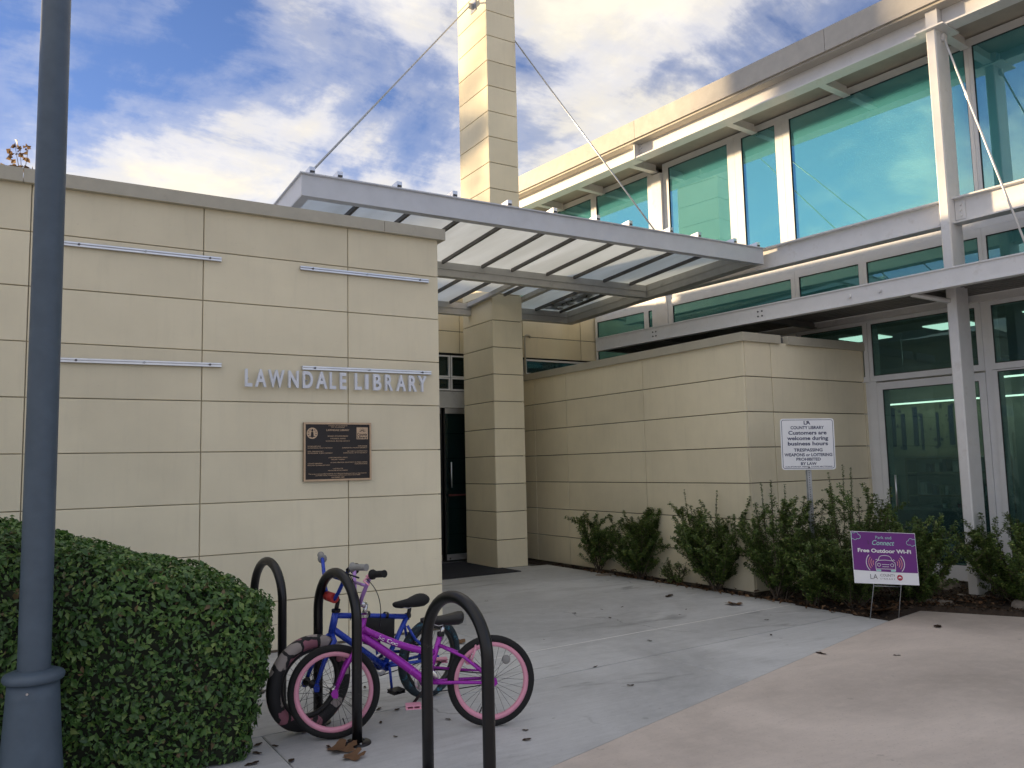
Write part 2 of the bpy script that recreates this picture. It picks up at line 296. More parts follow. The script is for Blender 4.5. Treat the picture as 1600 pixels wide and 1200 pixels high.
# ------------------------------------------------------------------ mesh helpers
class MB:
    def __init__(s): s.v = []; s.f = []; s.sm = []
    def add(s, vs, fs, smooth=False):
        o = len(s.v); s.v += [tuple(map(float, p)) for p in vs]; s.f += [tuple(i + o for i in f) for f in fs]; s.sm += [smooth] * len(fs); return s
    def box(s, a0, a1, b0, b1, c0, c1, fr=None):
        P = [(a, b, c) for c in (c0, c1) for b in (b0, b1) for a in (a0, a1)]
        if fr: P = [fr(*p) for p in P]
        return s.add(P, [(0, 2, 3, 1), (4, 5, 7, 6), (0, 1, 5, 4), (2, 6, 7, 3), (0, 4, 6, 2), (1, 3, 7, 5)])
    def chbox(s, a0, a1, b0, b1, c0, c1, ch=.004, fr=None):
        # box with the four edges of its -b face chamfered
        P = [(a0, b1, c0), (a1, b1, c0), (a1, b1, c1), (a0, b1, c1), (a0, b0 + ch, c0), (a1, b0 + ch, c0), (a1, b0 + ch, c1), (a0, b0 + ch, c1),
             (a0 + ch, b0, c0 + ch), (a1 - ch, b0, c0 + ch), (a1 - ch, b0, c1 - ch), (a0 + ch, b0, c1 - ch)]
        if fr: P = [fr(*p) for p in P]
        F = [(3, 2, 1, 0)]
        for i in range(4):
            j = (i + 1) % 4; F += [(i, j, 4 + j, 4 + i), (4 + i, 4 + j, 8 + j, 8 + i)]
        F.append((8, 9, 10, 11)); return s.add(P, F)
    def prism(s, poly, lo, hi, fr):
        n = len(poly); P = [fr(u, v, lo) for u, v in poly] + [fr(u, v, hi) for u, v in poly]
        return s.add(P, [tuple(range(n))[::-1], tuple(range(n, 2 * n))] + [(i, (i + 1) % n, n + (i + 1) % n, n + i) for i in range(n)])
    def tube(s, pts, r, n=10, closed=False, caps=True):
        pts = [Vector(p) for p in pts]; k = len(pts); rr = r if isinstance(r, (list, tuple)) else [r] * k
        rings = []; prev = None
        for i in range(k):
            if closed: d = pts[(i + 1) % k] - pts[i - 1]
            else: d = pts[min(i + 1, k - 1)] - pts[max(i - 1, 0)]
            d.normalize()
            if prev is None: a = d.orthogonal().normalized()
            else: a = (prev - d * prev.dot(d)).normalized()
            prev = a; b = d.cross(a)
            rings.append([pts[i] + (a * math.cos(t) + b * math.sin(t)) * rr[i] for t in [2 * math.pi * j / n for j in range(n)]])
        V = [p for ring in rings for p in ring]; F = []
        for i in range(k if closed else k - 1):
            i2 = (i + 1) % k
            for j in range(n): F.append((i * n + j, i * n + (j + 1) % n, i2 * n + (j + 1) % n, i2 * n + j))
        s.add(V, F, True)
        if caps and not closed:
            o = len(s.v) - len(V); s.f += [tuple(o + j for j in range(n))[::-1], tuple(o + (k - 1) * n + j for j in range(n))]; s.sm += [False, False]
        return s
    def lathe(s, prof, n=32, org=(0, 0, 0), axis='z', closed=False):
        V = []; o = Vector(org)
        for j in range(n):
            t = 2 * math.pi * j / n; c, si = math.cos(t), math.sin(t)
            for r, h in prof: V.append(o + (Vector((r * c, r * si, h)) if axis == 'z' else Vector((r * c, h, r * si))))
        m = len(prof); F = []
        for j in range(n):
            k = (j + 1) % n
            for i in range(m if closed else m - 1):
                q = (j * m + i, k * m + i, k * m + (i + 1) % m, j * m + (i + 1) % m)
                F.append(q if axis == 'z' else q[::-1])
        return s.add(V, F, True)
    def mesh(s, name, mat, off=(0, 0, 0)):
        me = bpy.data.meshes.new(name); ox, oy, oz = off
        me.from_pydata([(x - ox, y - oy, z - oz) for x, y, z in s.v], [], s.f)
        me.polygons.foreach_set('use_smooth', s.sm); me.validate(); me.update(); me.materials.append(M[mat] if isinstance(mat, str) else mat); return me
    def build(s, name, mat, parent=None, off=None):
        if off is None: off = ORG.get(parent.name, (0, 0, 0)) if parent else (0, 0, 0)
        o = bpy.data.objects.new(name, s.mesh(name, mat, off)); COL.objects.link(o)
        if parent: o.parent = parent; ORG[o.name] = off
        return o
ORG = {}
def tag(o, label=None, cat=None, group=None, kind=None):
    for k, v in (('label', label), ('category', cat), ('group', group), ('kind', kind)):
        if v: o[k] = v
    return o
def thing(name, loc, label, cat, group=None, rz=0):
    o = bpy.data.objects.new(name, None); COL.objects.link(o); o.location = loc; o.rotation_euler = (0, 0, rz); o.empty_display_size = .1
    ORG[o.name] = tuple(loc); return tag(o, label, cat, group)
def inst(name, me, parent, loc, rot=None):
    o = bpy.data.objects.new(name, me); COL.objects.link(o); o.parent = parent
    b = ORG.get(parent.name, (0, 0, 0)) if parent else (0, 0, 0); o.location = (loc[0] - b[0], loc[1] - b[1], loc[2] - b[2])
    if rot: o.rotation_euler = rot
    return o
def text_verts(body, shear=0.0, offset=0.0, extrude=0.0):
    cu = bpy.data.curves.new('t', 'FONT'); cu.body = body; cu.size = 1; cu.shear = shear; cu.offset = offset; cu.extrude = extrude; cu.resolution_u = 4
    ob = bpy.data.objects.new('t', cu); COL.objects.link(ob); bpy.context.view_layer.update()
    me = bpy.data.meshes.new_from_object(ob.evaluated_get(bpy.context.evaluated_depsgraph_get()))
    V = [tuple(v.co) for v in me.vertices]; Fc = [tuple(p.vertices) for p in me.polygons]
    bpy.data.objects.remove(ob); bpy.data.curves.remove(cu); bpy.data.meshes.remove(me); return V, Fc
def text_on(mb, body, u, v, h, fr, width=None, align='c', depth=0.0, **kw):
    """lettering whose box is h high with its lower edge at v; fr maps (u, v, w) to the world"""
    V, F = text_verts(body, extrude=.5 if depth else 0.0, **kw)
    x0 = min(p[0] for p in V); x1 = max(p[0] for p in V)
    capV, _ = text_verts('H'); ch = max(p[1] for p in capV)
    sy = h / ch; sx = sy if width is None else width / (x1 - x0)
    W = (x1 - x0) * sx; u0 = u - W / 2 if align == 'c' else (u if align == 'l' else u - W)
    mb.add([fr(u0 + (p[0] - x0) * sx, v + p[1] * sy, (p[2] + .5) * depth if depth else 0.0) for p in V], F); return mb
def leaves_mesh(name, P, N_, size, mat, rng, fold=.25, up_bias=0.0, aspect=.5, quad=True):
    """many folded leaves: P points, N_ leaf normals (n,3), size (n,)"""
    n = len(P); 
    t = rng.normal(size=(n, 3)); t[:, 2] += up_bias
    t -= (t * N_).sum(1)[:, None] * N_; t /= np.linalg.norm(t, axis=1)[:, None] + 1e-9
    b = np.cross(N_, t); L = size[:, None]; Wd = L * aspect * .5
    base = P - t * L * .5; tip = P + t * L * .5 - N_ * L * .10
    l = P - t * L * .06 + b * Wd + N_ * L * fold * aspect; r = P - t * L * .06 - b * Wd + N_ * L * fold * aspect
    mid = P - t * L * .02
    V = np.stack([base, l, tip, r, mid], 1).reshape(-1, 3)
    k = np.arange(n) * 5
    F = np.stack([k, k + 4, k + 1, k + 1, k + 4, k + 2, k, k + 3, k + 4, k + 4, k + 3, k + 2], 1).reshape(-1, 3)
    me = bpy.data.meshes.new(name); me.vertices.add(len(V)); me.vertices.foreach_set('co', V.astype(np.float32).ravel())
    me.loops.add(F.size); me.loops.foreach_set('vertex_index', F.astype(np.int32).ravel())
    me.polygons.add(len(F)); me.polygons.foreach_set('loop_start', (np.arange(len(F)) * 3).astype(np.int32)); me.polygons.foreach_set('loop_total', np.full(len(F), 3, np.int32))
    me.update(); me.validate(); me.materials.append(M[mat]); return me
# ------------------------------------------------------------------ ground, pavements, bed
g = MB(); g.add([(-300, -300, -.05), (300, -300, -.05), (300, 300, -.05), (-300, 300, -.05)], [(0, 1, 2, 3)])
tag(g.build('ground', 'ground'), kind='structure')
def clip(poly, a, b, c):           # keep a*x + b*y <= c
    out = []
    for i in range(len(poly)):
        p, q = poly[i], poly[(i + 1) % len(poly)]; dp = a * p[0] + b * p[1] - c; dq = a * q[0] + b * q[1] - c
        if dp <= 0: out.append(p)
        if dp * dq < 0: t = dp / (dp - dq); out.append((p[0] + (q[0] - p[0]) * t, p[1] + (q[1] - p[1]) * t))
    return out
def line(p, q):                    # half plane below the line p->q (smaller y when p.x<q.x)
    dx, dy = q[0] - p[0], q[1] - p[1]; return (-dy, dx, -dy * p[0] + dx * p[1])
def neg(l): return (-l[0], -l[1], -l[2])
def inset(l, g): k = math.hypot(l[0], l[1]); return (l[0], l[1], l[2] - g * k)
J1 = line((3.07, 5.597), (6.21, 5.751)); J2 = line((2.77, 4.873), (6.17, 5.042)); JF = line((4.61, 9.004), (6.585, 8.68)); TAN = line((2.369, 3.483), (6.78, 4.666))
WALK = bpy.data.objects.new('walkway', None); COL.objects.link(WALK); tag(WALK, kind='structure'); ORG['walkway'] = (0, 0, 0)
xy = lambda u, v, w: (u, v, w)
def slab(poly, cuts, z=0.0, mat='concrete', parent=WALK, name='slab', gap=.005):
    for l in cuts: poly = clip(poly, *inset(l, gap))
    if len(poly) < 3: return
    n = len(poly); cx = sum(p[0] for p in poly) / n; cy = sum(p[1] for p in poly) / n
    sh = []
    for p in poly:
        d = math.hypot(p[0] - cx, p[1] - cy) or 1; sh.append((p[0] - (p[0] - cx) / d * .006, p[1] - (p[1] - cy) / d * .006))
    mb = MB(); P = [(x, y, z - .045) for x, y in poly] + [(x, y, z - .004) for x, y in poly] + [(x, y, z) for x, y in sh]
    F = [tuple(range(2 * n, 3 * n))]
    for i in range(n):
        j = (i + 1) % n; F += [(i, j, n + j, n + i), (n + i, n + j, 2 * n + j, 2 * n + i)]
    mb.add(P, F); return mb.build(name, mat, parent)
def rect(x0, x1, y0, y1): return [(x0, y0), (x1, y0), (x1, y1), (x0, y1)]
EDGE = line((6.78, 4.64), (6.96, 9.1))
XE = 6.935
slab(rect(-6, 1.28, -2, 8), [J2, neg(TAN), (0, 1, 20)]); slab(rect(1.28, 4.3, -2, 8), [J2, neg(TAN), (-1, 0, -1.28)]); slab(rect(4.3, 6.85, -2, 8), [J2, neg(TAN), (-1, 0, -4.3)])
slab(rect(-6, 1.9, 2, 8), [J1, neg(J2)]); slab(rect(1.9, 6.88, 2, 8), [J1, neg(J2), (-1, 0, -1.9)])
slab(rect(-6, 3.5, 4, 6.9), [neg(J1)]); slab(rect(3.5, XE, 4, 12), [neg(J1), JF, (-1, 0, -3.5)])
slab(rect(3.4, XE, 6, 12), [neg(JF), (0, 1, 10.3)]); slab(rect(3.4, 6.66, 10.3, 12), [neg((0, 1, 10.3))])
sub = MB(); sub.add([(-6.2, -4, -.03), (6.94, -4, -.03), (6.94, 12, -.03), (-6.2, 12, -.03)], [(0, 1, 2, 3)]); sub.build('joint_filler', 'groove', WALK)
ck = MB()
for p, q in (((3.07, 5.597), (6.84, 5.782)),):
    d = Vector((q[0] - p[0], q[1] - p[1], 0)).normalized(); nn = Vector((-d.y, d.x, 0)) * .010
    a, b = Vector((*p, .0015)), Vector((*q, .0015)); ck.add([a - nn, b - nn, b + nn, a + nn], [(0, 1, 2, 3)])
ck.build('joint_sealant', 'caulk', WALK)
PLAZA = bpy.data.objects.new('plaza_paving', None); COL.objects.link(PLAZA); tag(PLAZA, kind='structure'); ORG['plaza_paving'] = (0, 0, 0)
T2 = line((6.78, 4.666), (7.49, 4.794)); T3 = line((7.49, 4.794), (7.858, 4.031)); T3b = (-T3[0], -T3[1], -T3[2])
tp = rect(-14, 6.78, -14, 6); slab(tp, [TAN, (1, 0, 6.784)], .004, 'tan', PLAZA, 'slab', .002)
tp = [(6.776, -14), (14, -14), (14, 2.2), (9.6, 3.35), (7.9, 4.02), (7.62, 4.55), (7.49, 4.794), (6.776, 4.664)]
slab(tp, [], .004, 'tan', PLAZA, 'slab', 0)
# planting bed: uneven soil sheet with bark chips
rng = np.random.default_rng(5); random.seed(5)
BED = MB(); nx, ny = 60, 150
BE = [(6.945, 12), (6.945, 4.83), (7.49, 4.815), (7.64, 4.56), (7.92, 4.05), (9.6, 3.38), (14, 2.2)]
def in_bed(x, y):
    if x < 6.945: return False
    for (x0, y0), (x1, y1) in zip(BE[1:], BE[2:]):
        if x0 <= x < x1: return y > y0 + (y1 - y0) * (x - x0) / (x1 - x0) + .02
    return False
def soil_z(x, y):
    if not in_bed(x, y): return -.048
    return -.022 + .014 * math.sin(x * 9.1 + y * 4.3) + .010 * math.sin(x * 23 - y * 17) + (.045 if y < 6.4 else 0) * min(1, max(0, (x - 7.05) / .6))
V = []; F = []
for j in range(ny + 1):
    for i in range(nx + 1):
        x, y = 6.64 + i / nx * 3.2, 2.6 + j / ny * 9.0; V.append((x, y, soil_z(x, y)))
for j in range(ny):
    for i in range(nx): k = j * (nx + 1) + i; F.append((k, k + 1, k + nx + 2, k + nx + 1))
BED.add(V, F, True); bed = tag(BED.build('planting_bed', 'soil'), kind='structure')
n = 12000; px = rng.uniform(6.78, 9.4, n); py = rng.uniform(3.0, 10.3, n)
ok = np.array([in_bed(a, b) and not (a > 7.16 and b > 6.5) for a, b in zip(px, py)])
P = np.stack([px, py, np.array([soil_z(a, b) + .006 for a, b in zip(px, py)])], 1)[ok]
Nn = rng.normal(size=P.shape) * .5 + np.array([0, 0, 1]); Nn /= np.linalg.norm(Nn, axis=1)[:, None]
me = leaves_mesh('bark_mulch', P, Nn, rng.uniform(.02, .06, len(P)), 'chip', rng, aspect=.4)
o = bpy.data.objects.new('bark_mulch', me); COL.objects.link(o); tag(o, 'dark brown bark mulch covering the planting bed soil', 'mulch', kind='stuff')

# ------------------------------------------------------------------ panelled walls
def panel_wall(parent, fr, xs, zs, gap=.011, t=.022):
    """panels between joints xs (first axis) and zs (third axis); fr(a, b, c): b points into the wall"""
    for i in range(len(xs) - 1):
        for k in range(len(zs) - 1):
            mb = MB(); mb.chbox(xs[i] + gap / 2, xs[i + 1] - gap / 2, random.uniform(-.0012, .0012), t, zs[k] + gap / 2, zs[k + 1] - gap / 2, .003, fr); mb.build('panel', 'panel', parent)
H1 = .4084
# left wing
WING = thing('entrance_wing', (0, 6.9, 0), 'long flat-roofed cream panelled building wing behind the bicycles and hedge', 'building')
YW = 6.873
mb = MB(); mb.box(-6, 3.448, YW + .024, 14, .02, 3.66); mb.build('wall_core', 'jointlight', WING)
xs = [-3.53, -2.31, -1.095, .122, 1.339, 2.568, 3.466]; zs = [.018] + [H1 * k for k in range(1, 9)] + [3.63]
panel_wall(WING, lambda a, b, c: (a, YW + b, c), xs, zs, .0070, .016)
panel_wall(WING, lambda a, b, c: (3.466 - b, YW + .024 + a, c), [0.0, 1.2, 2.4, 3.6, 4.67], zs)
mb = MB()
for a, b in ((-6, .062), (.066, 2.9), (2.904, 3.523)): mb.box(a, b, YW - .052, YW + .2, 3.622, 3.726)
mb.box(3.3, 3.521, YW + .204, 14, 3.622, 3.724); mb.build('coping', 'coping', WING)
mb = MB(); mb.box(-6, 3.29, YW + .21, 13.98, 3.662, 3.70); mb.build('roof', 'fascia', WING)
mb = MB(); mb.box(-6, 3.45, YW + .01, YW + .022, .0, .017); mb.build('base_flashing', 'joint', WING)

# entry block at the back with doors
YB = 11.55
ENT = thing('entry_block', (6.2, YB, 0), 'recessed entrance wall with glass doors and transom windows behind the pillar', 'building')
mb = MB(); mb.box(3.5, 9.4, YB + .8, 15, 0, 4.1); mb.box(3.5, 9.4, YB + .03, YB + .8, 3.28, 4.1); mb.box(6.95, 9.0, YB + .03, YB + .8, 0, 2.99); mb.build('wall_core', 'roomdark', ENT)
mb = MB(); mb.box(3.47, 9.4, YB - .02, 15, 4.12, 4.19); mb.build('roof', 'coping', ENT)
fb = lambda a, b, c: (a, YB + b, c)
panel_wall(ENT, fb, [3.5, 4.7, 6.195, 7.40, 8.61, 8.96], [3.28, 3.636, 4.10])
panel_wall(ENT, fb, [6.96, 7.40], [.02, .41, .815, 1.22, 1.63, 2.03, 2.44, 2.85, 3.27])
panel_wall(ENT, fb, [7.40, 8.61, 8.96], [.02, .815, 1.63, 2.44, 2.97])
def ring(mb, a0, a1, c0, c1, w, b0, b1, fr, wb=None, wt=None):
    wb = w if wb is None else wb; wt = w if wt is None else wt
    mb.box(a0 - w, a0, b0, b1, c0 - wb, c1 + wt, fr); mb.box(a1, a1 + w, b0, b1, c0 - wb, c1 + wt, fr); mb.box(a0, a1, b0, b1, c0 - wb, c0, fr); mb.box(a0, a1, b0, b1, c1, c1 + wt, fr)
def pane(parent, a0, a1, c0, c1, b, fr, mat):
    mb = MB(); mb.box(a0 - .004, a1 + .004, b, b + .008, c0 - .004, c1 + .004, fr); return mb.build('pane', mat, parent)
mb = MB(); ring(mb, 7.46, 8.9, 3.02, 3.225, .03, -.01, .06, fb); w = mb.build('window', 'white2', ENT); pane(w, 7.46, 8.9, 3.02, 3.225, .03, fb, 'glassL')
for a0, a1 in ((3.62, 4.75), (4.80, 5.40), (5.44, 5.99), (6.05, 6.60), (6.65, 6.90)):
    for c0, c1 in ((2.915, 3.222), (2.705, 2.865)):
        mb = MB(); ring(mb, a0, a1, c0, c1, .022, -.005, .07, fb); w = mb.build('window', 'white2', ENT); pane(w, a0, a1, c0, c1, .03, fb, 'glassD')
mb = MB(); mb.box(3.6, 6.93, .0, .06, 2.42, 2.668, fb); mb.box(3.6, 6.93, -.03, .0, 2.405, 2.43, fb); mb.build('header_panel', 'canopyin', ENT)
for a0, a1 in ((3.65, 4.73), (4.77, 5.85), (5.885, 6.90)):
    d = MB(); d.box(a0, a0 + .025, 0, .045, .035, 2.40, fb); d.box(a1 - .025, a1, 0, .045, .035, 2.40, fb); d.build('door_stile', 'blackpl', ENT)
    d = MB(); d.box(a0 + .026, a1 - .026, 0, .045, .035, .125, fb); d.box(a0 + .026, a1 - .026, 0, .045, 2.315, 2.40, fb); dd = d.build('door', 'alu', ENT)
    pane(dd, a0 + .03, a1 - .03, .13, 2.31, .02, fb, 'glassD')
    d = MB(); d.box(a0 + .06, a1 - .06, -.03, -.012, 1.02, 1.05, fb); d.build('push_bar', 'pushred', dd)
    d = MB(); d.tube([fb(a0 + .1, -.05, 1.15), fb(a0 + .1, -.05, 1.55)], .012, 8); d.build('handle', 'alu', dd)
    d = MB(); d.lathe([(.0, -.004), (.014, -.004), (.014, .0), (.0, .0)], 12, fb(a0 + .08, -.001, .06), 'y'); d.build('lock', 'bolt', dd)
mb = MB(); mb.tube([fb(7.42, -.03, 2.9), fb(7.42, -.03, 3.60), fb(7.425, -.032, 3.635), fb(7.45, -.035, 3.655), fb(7.50, -.035, 3.655), fb(7.54, -.02, 3.64), fb(7.55, .02, 3.63)], .016, 10); mb.build('conduit', 'coping', ENT)
mb = MB(); mb.box(6.2, 6.9, 1.2, 1.22, 0.2, 2.0, fb); mb.build('notice_panel', 'canopyin', ENT)

# pillar
PIL = thing('entrance_pillar', (6.374, 10.82, 0), 'tall square cream panelled pillar rising through the glass canopy', 'pillar')
HC = .4035; xc0, xc1, yc0, yc1 = 6.114, 6.634, 10.36, 11.282; NC = 24
mb = MB(); mb.box(xc0 + .024, xc1 - .024, yc0 + .024, yc1 - .024, .0, HC * NC - .02); mb.build('core', 'joint', PIL)
def shared_panel(w, h, gap=.011, t=.022): 
    m = MB(); m.chbox(-w / 2, w / 2, 0, t, gap / 2, h - gap / 2, .003); return m.mesh('panel', 'panel')
pm1 = shared_panel(xc1 - xc0 - .001, HC); pm2 = shared_panel(yc1 - yc0 - .048, HC)
for k in range(NC):
    inst('panel', pm1, PIL, ((xc0 + xc1) / 2, yc0, k * HC)); inst('panel', pm1, PIL, ((xc0 + xc1) / 2, yc1, k * HC), (0, 0, math.pi))
    inst('panel', pm2, PIL, (xc0, (yc0 + yc1) / 2, k * HC), (0, 0, -math.pi / 2)); inst('panel', pm2, PIL, (xc1, (yc0 + yc1) / 2, k * HC), (0, 0, math.pi / 2))
mb = MB(); mb.box(xc0 - .03, xc1 + .03, yc0 - .03, yc1 + .03, HC * NC - .018, HC * NC + .06); mb.build('cap', 'coping', PIL)
mb = MB(); mb.box(xc0 - .012, xc0, 10.66, 10.83, 8.62, 8.80); mb.box(xc0 - .09, xc0 - .012, 10.738, 10.752, 8.66, 8.76); mb.build('anchor_plate', 'galv', PIL)

# low wall beside the planting bed
LOW = thing('planter_wall', (7.2, 6.6, 0), 'low cream panelled wall behind the shrubs turning a corner', 'wall')
XL, YL = 7.174, 6.535; zl = [2.43 - .4064 * k for k in range(6)][::-1]; zl = [.0] + zl + [2.85]
mb = MB(); mb.box(XL + .024, XL + .2, YL + .024, YB - .002, -.06, 2.84); mb.box(XL + .2, 9.36, YL + .024, YL + .2, -.06, 2.84); mb.build('wall_core', 'joint', LOW)
panel_wall(LOW, lambda a, b, c: (XL + b, YB - .005 - a, c), [0.0, YB - 10.902, YB - 10.041, YB - 8.291, YB - .005 - YL], zl, .010)
panel_wall(LOW, lambda a, b, c: (a, YL + b, c), [XL + .024, 7.638, 9.352, 9.43], zl, .010)
mb = MB(); mb.box(XL - .04, XL + .24, YL - .04, 8.9, 2.832, 2.934); mb.box(XL - .04, XL + .24, 8.904, YB - .03, 2.832, 2.933)
mb.box(XL + .244, 7.785, YL - .038, YL + .24, 2.833, 2.932); mb.box(7.914, 9.44, YL - .04, YL + .24, 2.832, 2.934); mb.box(7.785, 7.914, YL + .06, YL + .24, 2.833, 2.932); mb.build('coping', 'coping', LOW)
mb = MB(); mb.box(7.787, 7.912, YL + .04, YL + .058, 2.835, 2.925); mb.build('scupper', 'groove', LOW)

# ------------------------------------------------------------------ library building with the glass front
A5 = R(5.2); TT = Vector((-math.sin(A5), math.cos(A5), 0)); NN = Vector((-math.cos(A5), -math.sin(A5), 0)); OO = Vector((9.397, 6.534, 0))
def ff(s, d, z): p = OO + TT * s + NN * d; return (p.x, p.y, z)
LIB = thing('library_building', (9.4, 6.5, 0), 'tall library building with white steel frame and teal tinted windows', 'building')
fi = lambda a, b, c: ff(-a, -b, c)     # a to the right, b inwards
mb = MB(); mb.box(-6.5, 9, -8.2, -8, 0, 6.4, ff); mb.box(8.8, 9, -8, -.02, 0, 6.4, ff); mb.box(-6.5, -6.3, -8, -.02, 0, 6.4, ff); mb.build('wall', 'roomwall', LIB)
mb = MB(); mb.box(5.06, 8.8, -.2, -.03, 0, 4.40, ff); mb.box(-6.3, 8.8, -8, -.14, 3.46, 3.96, ff); mb.build('floor_slab', 'roomceil', LIB)
mb = MB(); mb.box(-6.3, 8.8, -7.98, -.14, .0, .03, ff); mb.build('floor', 'carpet', LIB)
mb = MB(); mb.box(-6.5, 9.2, -8.2, .74, 6.368, 6.44, ff); mb.build('soffit', 'soffit', LIB)
mb = MB(); mb.box(-6.5, 9.2, -8.2, .92, 6.445, 6.70, ff); mb.build('roof', 'soffit', LIB)
for a, b in ((-6.5, -3.6), (-3.594, -.3), (-.294, 2.97), (2.976, 6.2), (6.206, 9.2)):
    mb = MB(); mb.box(a, b, .925, .955, 6.475, 6.765, ff); mb.box(a, b, .6, .925, 6.705, 6.765, ff); mb.build('fascia_panel', 'fascia', LIB)
# roof edge beam (I section) in two lengths
def ibeam(mb, s0, s1, dc, z0, z1, w=.2, tf=.02, tw=.014):
    mb.box(s0, s1, dc - w / 2, dc + w / 2, z0, z0 + tf, ff); mb.box(s0, s1, dc - w / 2, dc + w / 2, z1 - tf, z1, ff); mb.box(s0, s1, dc - tw / 2, dc + tw / 2, z0 + tf, z1 - tf, ff)
for a, b in ((-6.4, -1.61), (-1.47, 3.07), (3.10, 9.1)):
    mb = MB(); ibeam(mb, a, b, .745, 6.215, 6.473, .21); mb.build('roof_beam', 'white', LIB)
mb = MB(); mb.box(3.073, 3.097, .75, .86, 6.22, 6.47, ff); mb.build('splice_plate', 'white', LIB)
bo = MB()
for sgn in (-1, 1):
    for z in (6.28, 6.345, 6.41):
        for off in (.05,): bo.lathe([(0, .018), (.014, .018), (.014, 0), (0, 0)], 8, ff(3.085 + sgn * off, .765, z), 'z'); 
bo2 = MB()
for sgn in (-1, 1):
    for z in (6.265, 6.32, 6.375, 6.43): c = ff(3.085 + sgn * .05, .752, z); d = ff(3.085 + sgn * .05, .778, z); bo2.tube([c, d], .016, 8)
bo2.build('bolts', 'white', LIB)
for s in (5.75, 4.65, 3.38, 1.43, -.035, -1.54, -3.0, -4.5):
    wf = .1
    mb = MB(); mb.box(s - wf / 2, s + wf / 2, .06, .632, 6.22, 6.235, ff); mb.box(s - .006, s + .006, .06, .632, 6.235, 6.366, ff); mb.build('outrigger', 'white', LIB)
# steel columns
def column(s0, s1, d0, d1, z1, name='column'):
    mb = MB(); r = .012; pl = [(s0 + r, d0), (s1 - r, d0), (s1, d0 + r), (s1, d1 - r), (s1 - r, d1), (s0 + r, d1), (s0, d1 - r), (s0, d0 + r)]
    mb.prism(pl, -.03, z1, lambda u, v, w: ff(u, v, w)); return mb.build(name, 'white', LIB)
column(-1.59, -1.485, .59, .889, 6.195)
mb = MB(); mb.box(-1.70, -1.385, .55, .94, 6.196, 6.213, ff); mb.build('cap_plate', 'white', LIB)
mb = MB(); mb.box(-1.605, -1.475, .64, .85, 6.216, 6.47, ff); mb.build('beam_stub', 'white', LIB)
mb = MB(); mb.box(-1.68, -1.40, .50, .97, -.03, .02, ff); mb.build('footing', 'stone', LIB)
column(3.265, 3.50, -.02, .07, 6.20)
mb = MB(); mb.box(3.28, 3.48, .071, .085, 6.08, 6.20, ff); mb.build('bracket', 'white', LIB)
column(-5.6, -5.49, .59, .889, 6.195)
# sill beam
for a, b in ((-6.4, -1.592), (-1.483, 4.95)):
    mb = MB(); ibeam(mb, a, b, .735, 3.985, 4.275, .16, .016, .012); mb.build('sill_beam', 'white', LIB)
mb = MB(); mb.box(-1.70, -1.594, .743, .755, 4.03, 4.23, ff); mb.box(-1.482, -1.40, .743, .755, 4.03, 4.23, ff); mb.build('shear_tab', 'white', LIB)
mb = MB()
for z in (4.07, 4.13, 4.19): mb.tube([ff(-1.655, .755, z), ff(-1.655, .775, z)], .013, 8)
mb.build('bolts', 'white', LIB)
mb = MB(); mb.box(-6.3, 4.98, .0, .03, 4.075, 4.40, ff); mb.build('spandrel', 'white2', LIB)
# windows: glass limits (right, left) as s values
def window(s0, s1, z0, z1, mat, wl_=.06, wr=.06, wb=.06, wt=.06, name='window', split=True):
    mb = MB(); d0, d1 = -.13, .035
    mb.box(s0 - wr, s0, d0, d1, z0 - wb, z1 + wt, ff); mb.box(s1, s1 + wl_, d0, d1, z0 - wb, z1 + wt, ff)
    mb.box(s0, s1, d0, d1, z0 - wb, z0, ff); mb.box(s0, s1, d0, d1, z1, z1 + wt, ff)
    w = mb.build(name, 'white2', LIB)
    g = MB(); g.box(s0 + .002, s1 - .002, d1 - .028, d1 - .020, z0 + .002, z1 - .002, ff); g.build('pane', mat, w)
    k = MB(); e = .008; dd = (d1 - .018, d1 - .008)
    k.box(s0, s0 + e, *dd, z0, z1, ff); k.box(s1 - e, s1, *dd, z0, z1, ff); k.box(s0 + e, s1 - e, *dd, z0, z0 + e, ff); k.box(s0 + e, s1 - e, *dd, z1 - e, z1, ff); k.build('gasket', 'blackpl', w)
    return w
U = dict(z0=4.50, z1=6.25, mat='glassU', wb=.098, wt=.095)
window(-4.6, -1.60, wl_=.044, wr=.05, **U); window(-1.51, .872, wl_=.115, wr=.043, **U); window(1.109, 1.694, wl_=.125, wr=.119, **U)
window(1.954, 3.141, wl_=.12, wr=.132, **U); window(3.606, 4.863, wl_=.066, wr=.10, **U); window(5.003, 6.4, wl_=.066, wr=.069, **U); window(6.54, 8.0, wl_=.066, wr=.069, **U)
Cc = dict(z0=3.30, z1=3.972, mat='glassC', wb=.06, wt=.10)
window(-3.3, -1.585, wl_=.044, wr=.05, **Cc); window(-1.495, -.13, wl_=.051, wr=.043, **Cc); window(-.023, .857, wl_=.062, wr=.053, **Cc)
window(.985, 3.165, wl_=.095, wr=.062, **Cc); window(3.615, 3.70, wl_=.047, wr=.11, **Cc); window(3.80, 4.943, wl_=.05, wr=.049, **Cc)
Lt = dict(z0=2.497, z1=3.163, mat='glassL', wb=.07, wt=.074)
window(-3.3, -1.576, wl_=.04, wr=.05, **Lt); window(-1.40, -.133, wl_=.05, wr=.06, **Lt); window(-.02, .88, wl_=.06, wr=.058, **Lt); window(1.01, 3.13, wl_=.06, wr=.06, **Lt); window(3.62, 4.94, wl_=.06, wr=.06, **Lt)
mb = MB(); mb.box(-1.536, -1.462, -.13, .02, .02, 2.42, ff); mb.box(-1.534, -1.462, -.13, .018, 2.42, 3.23, ff); mb.build('mullion', 'white2', LIB)
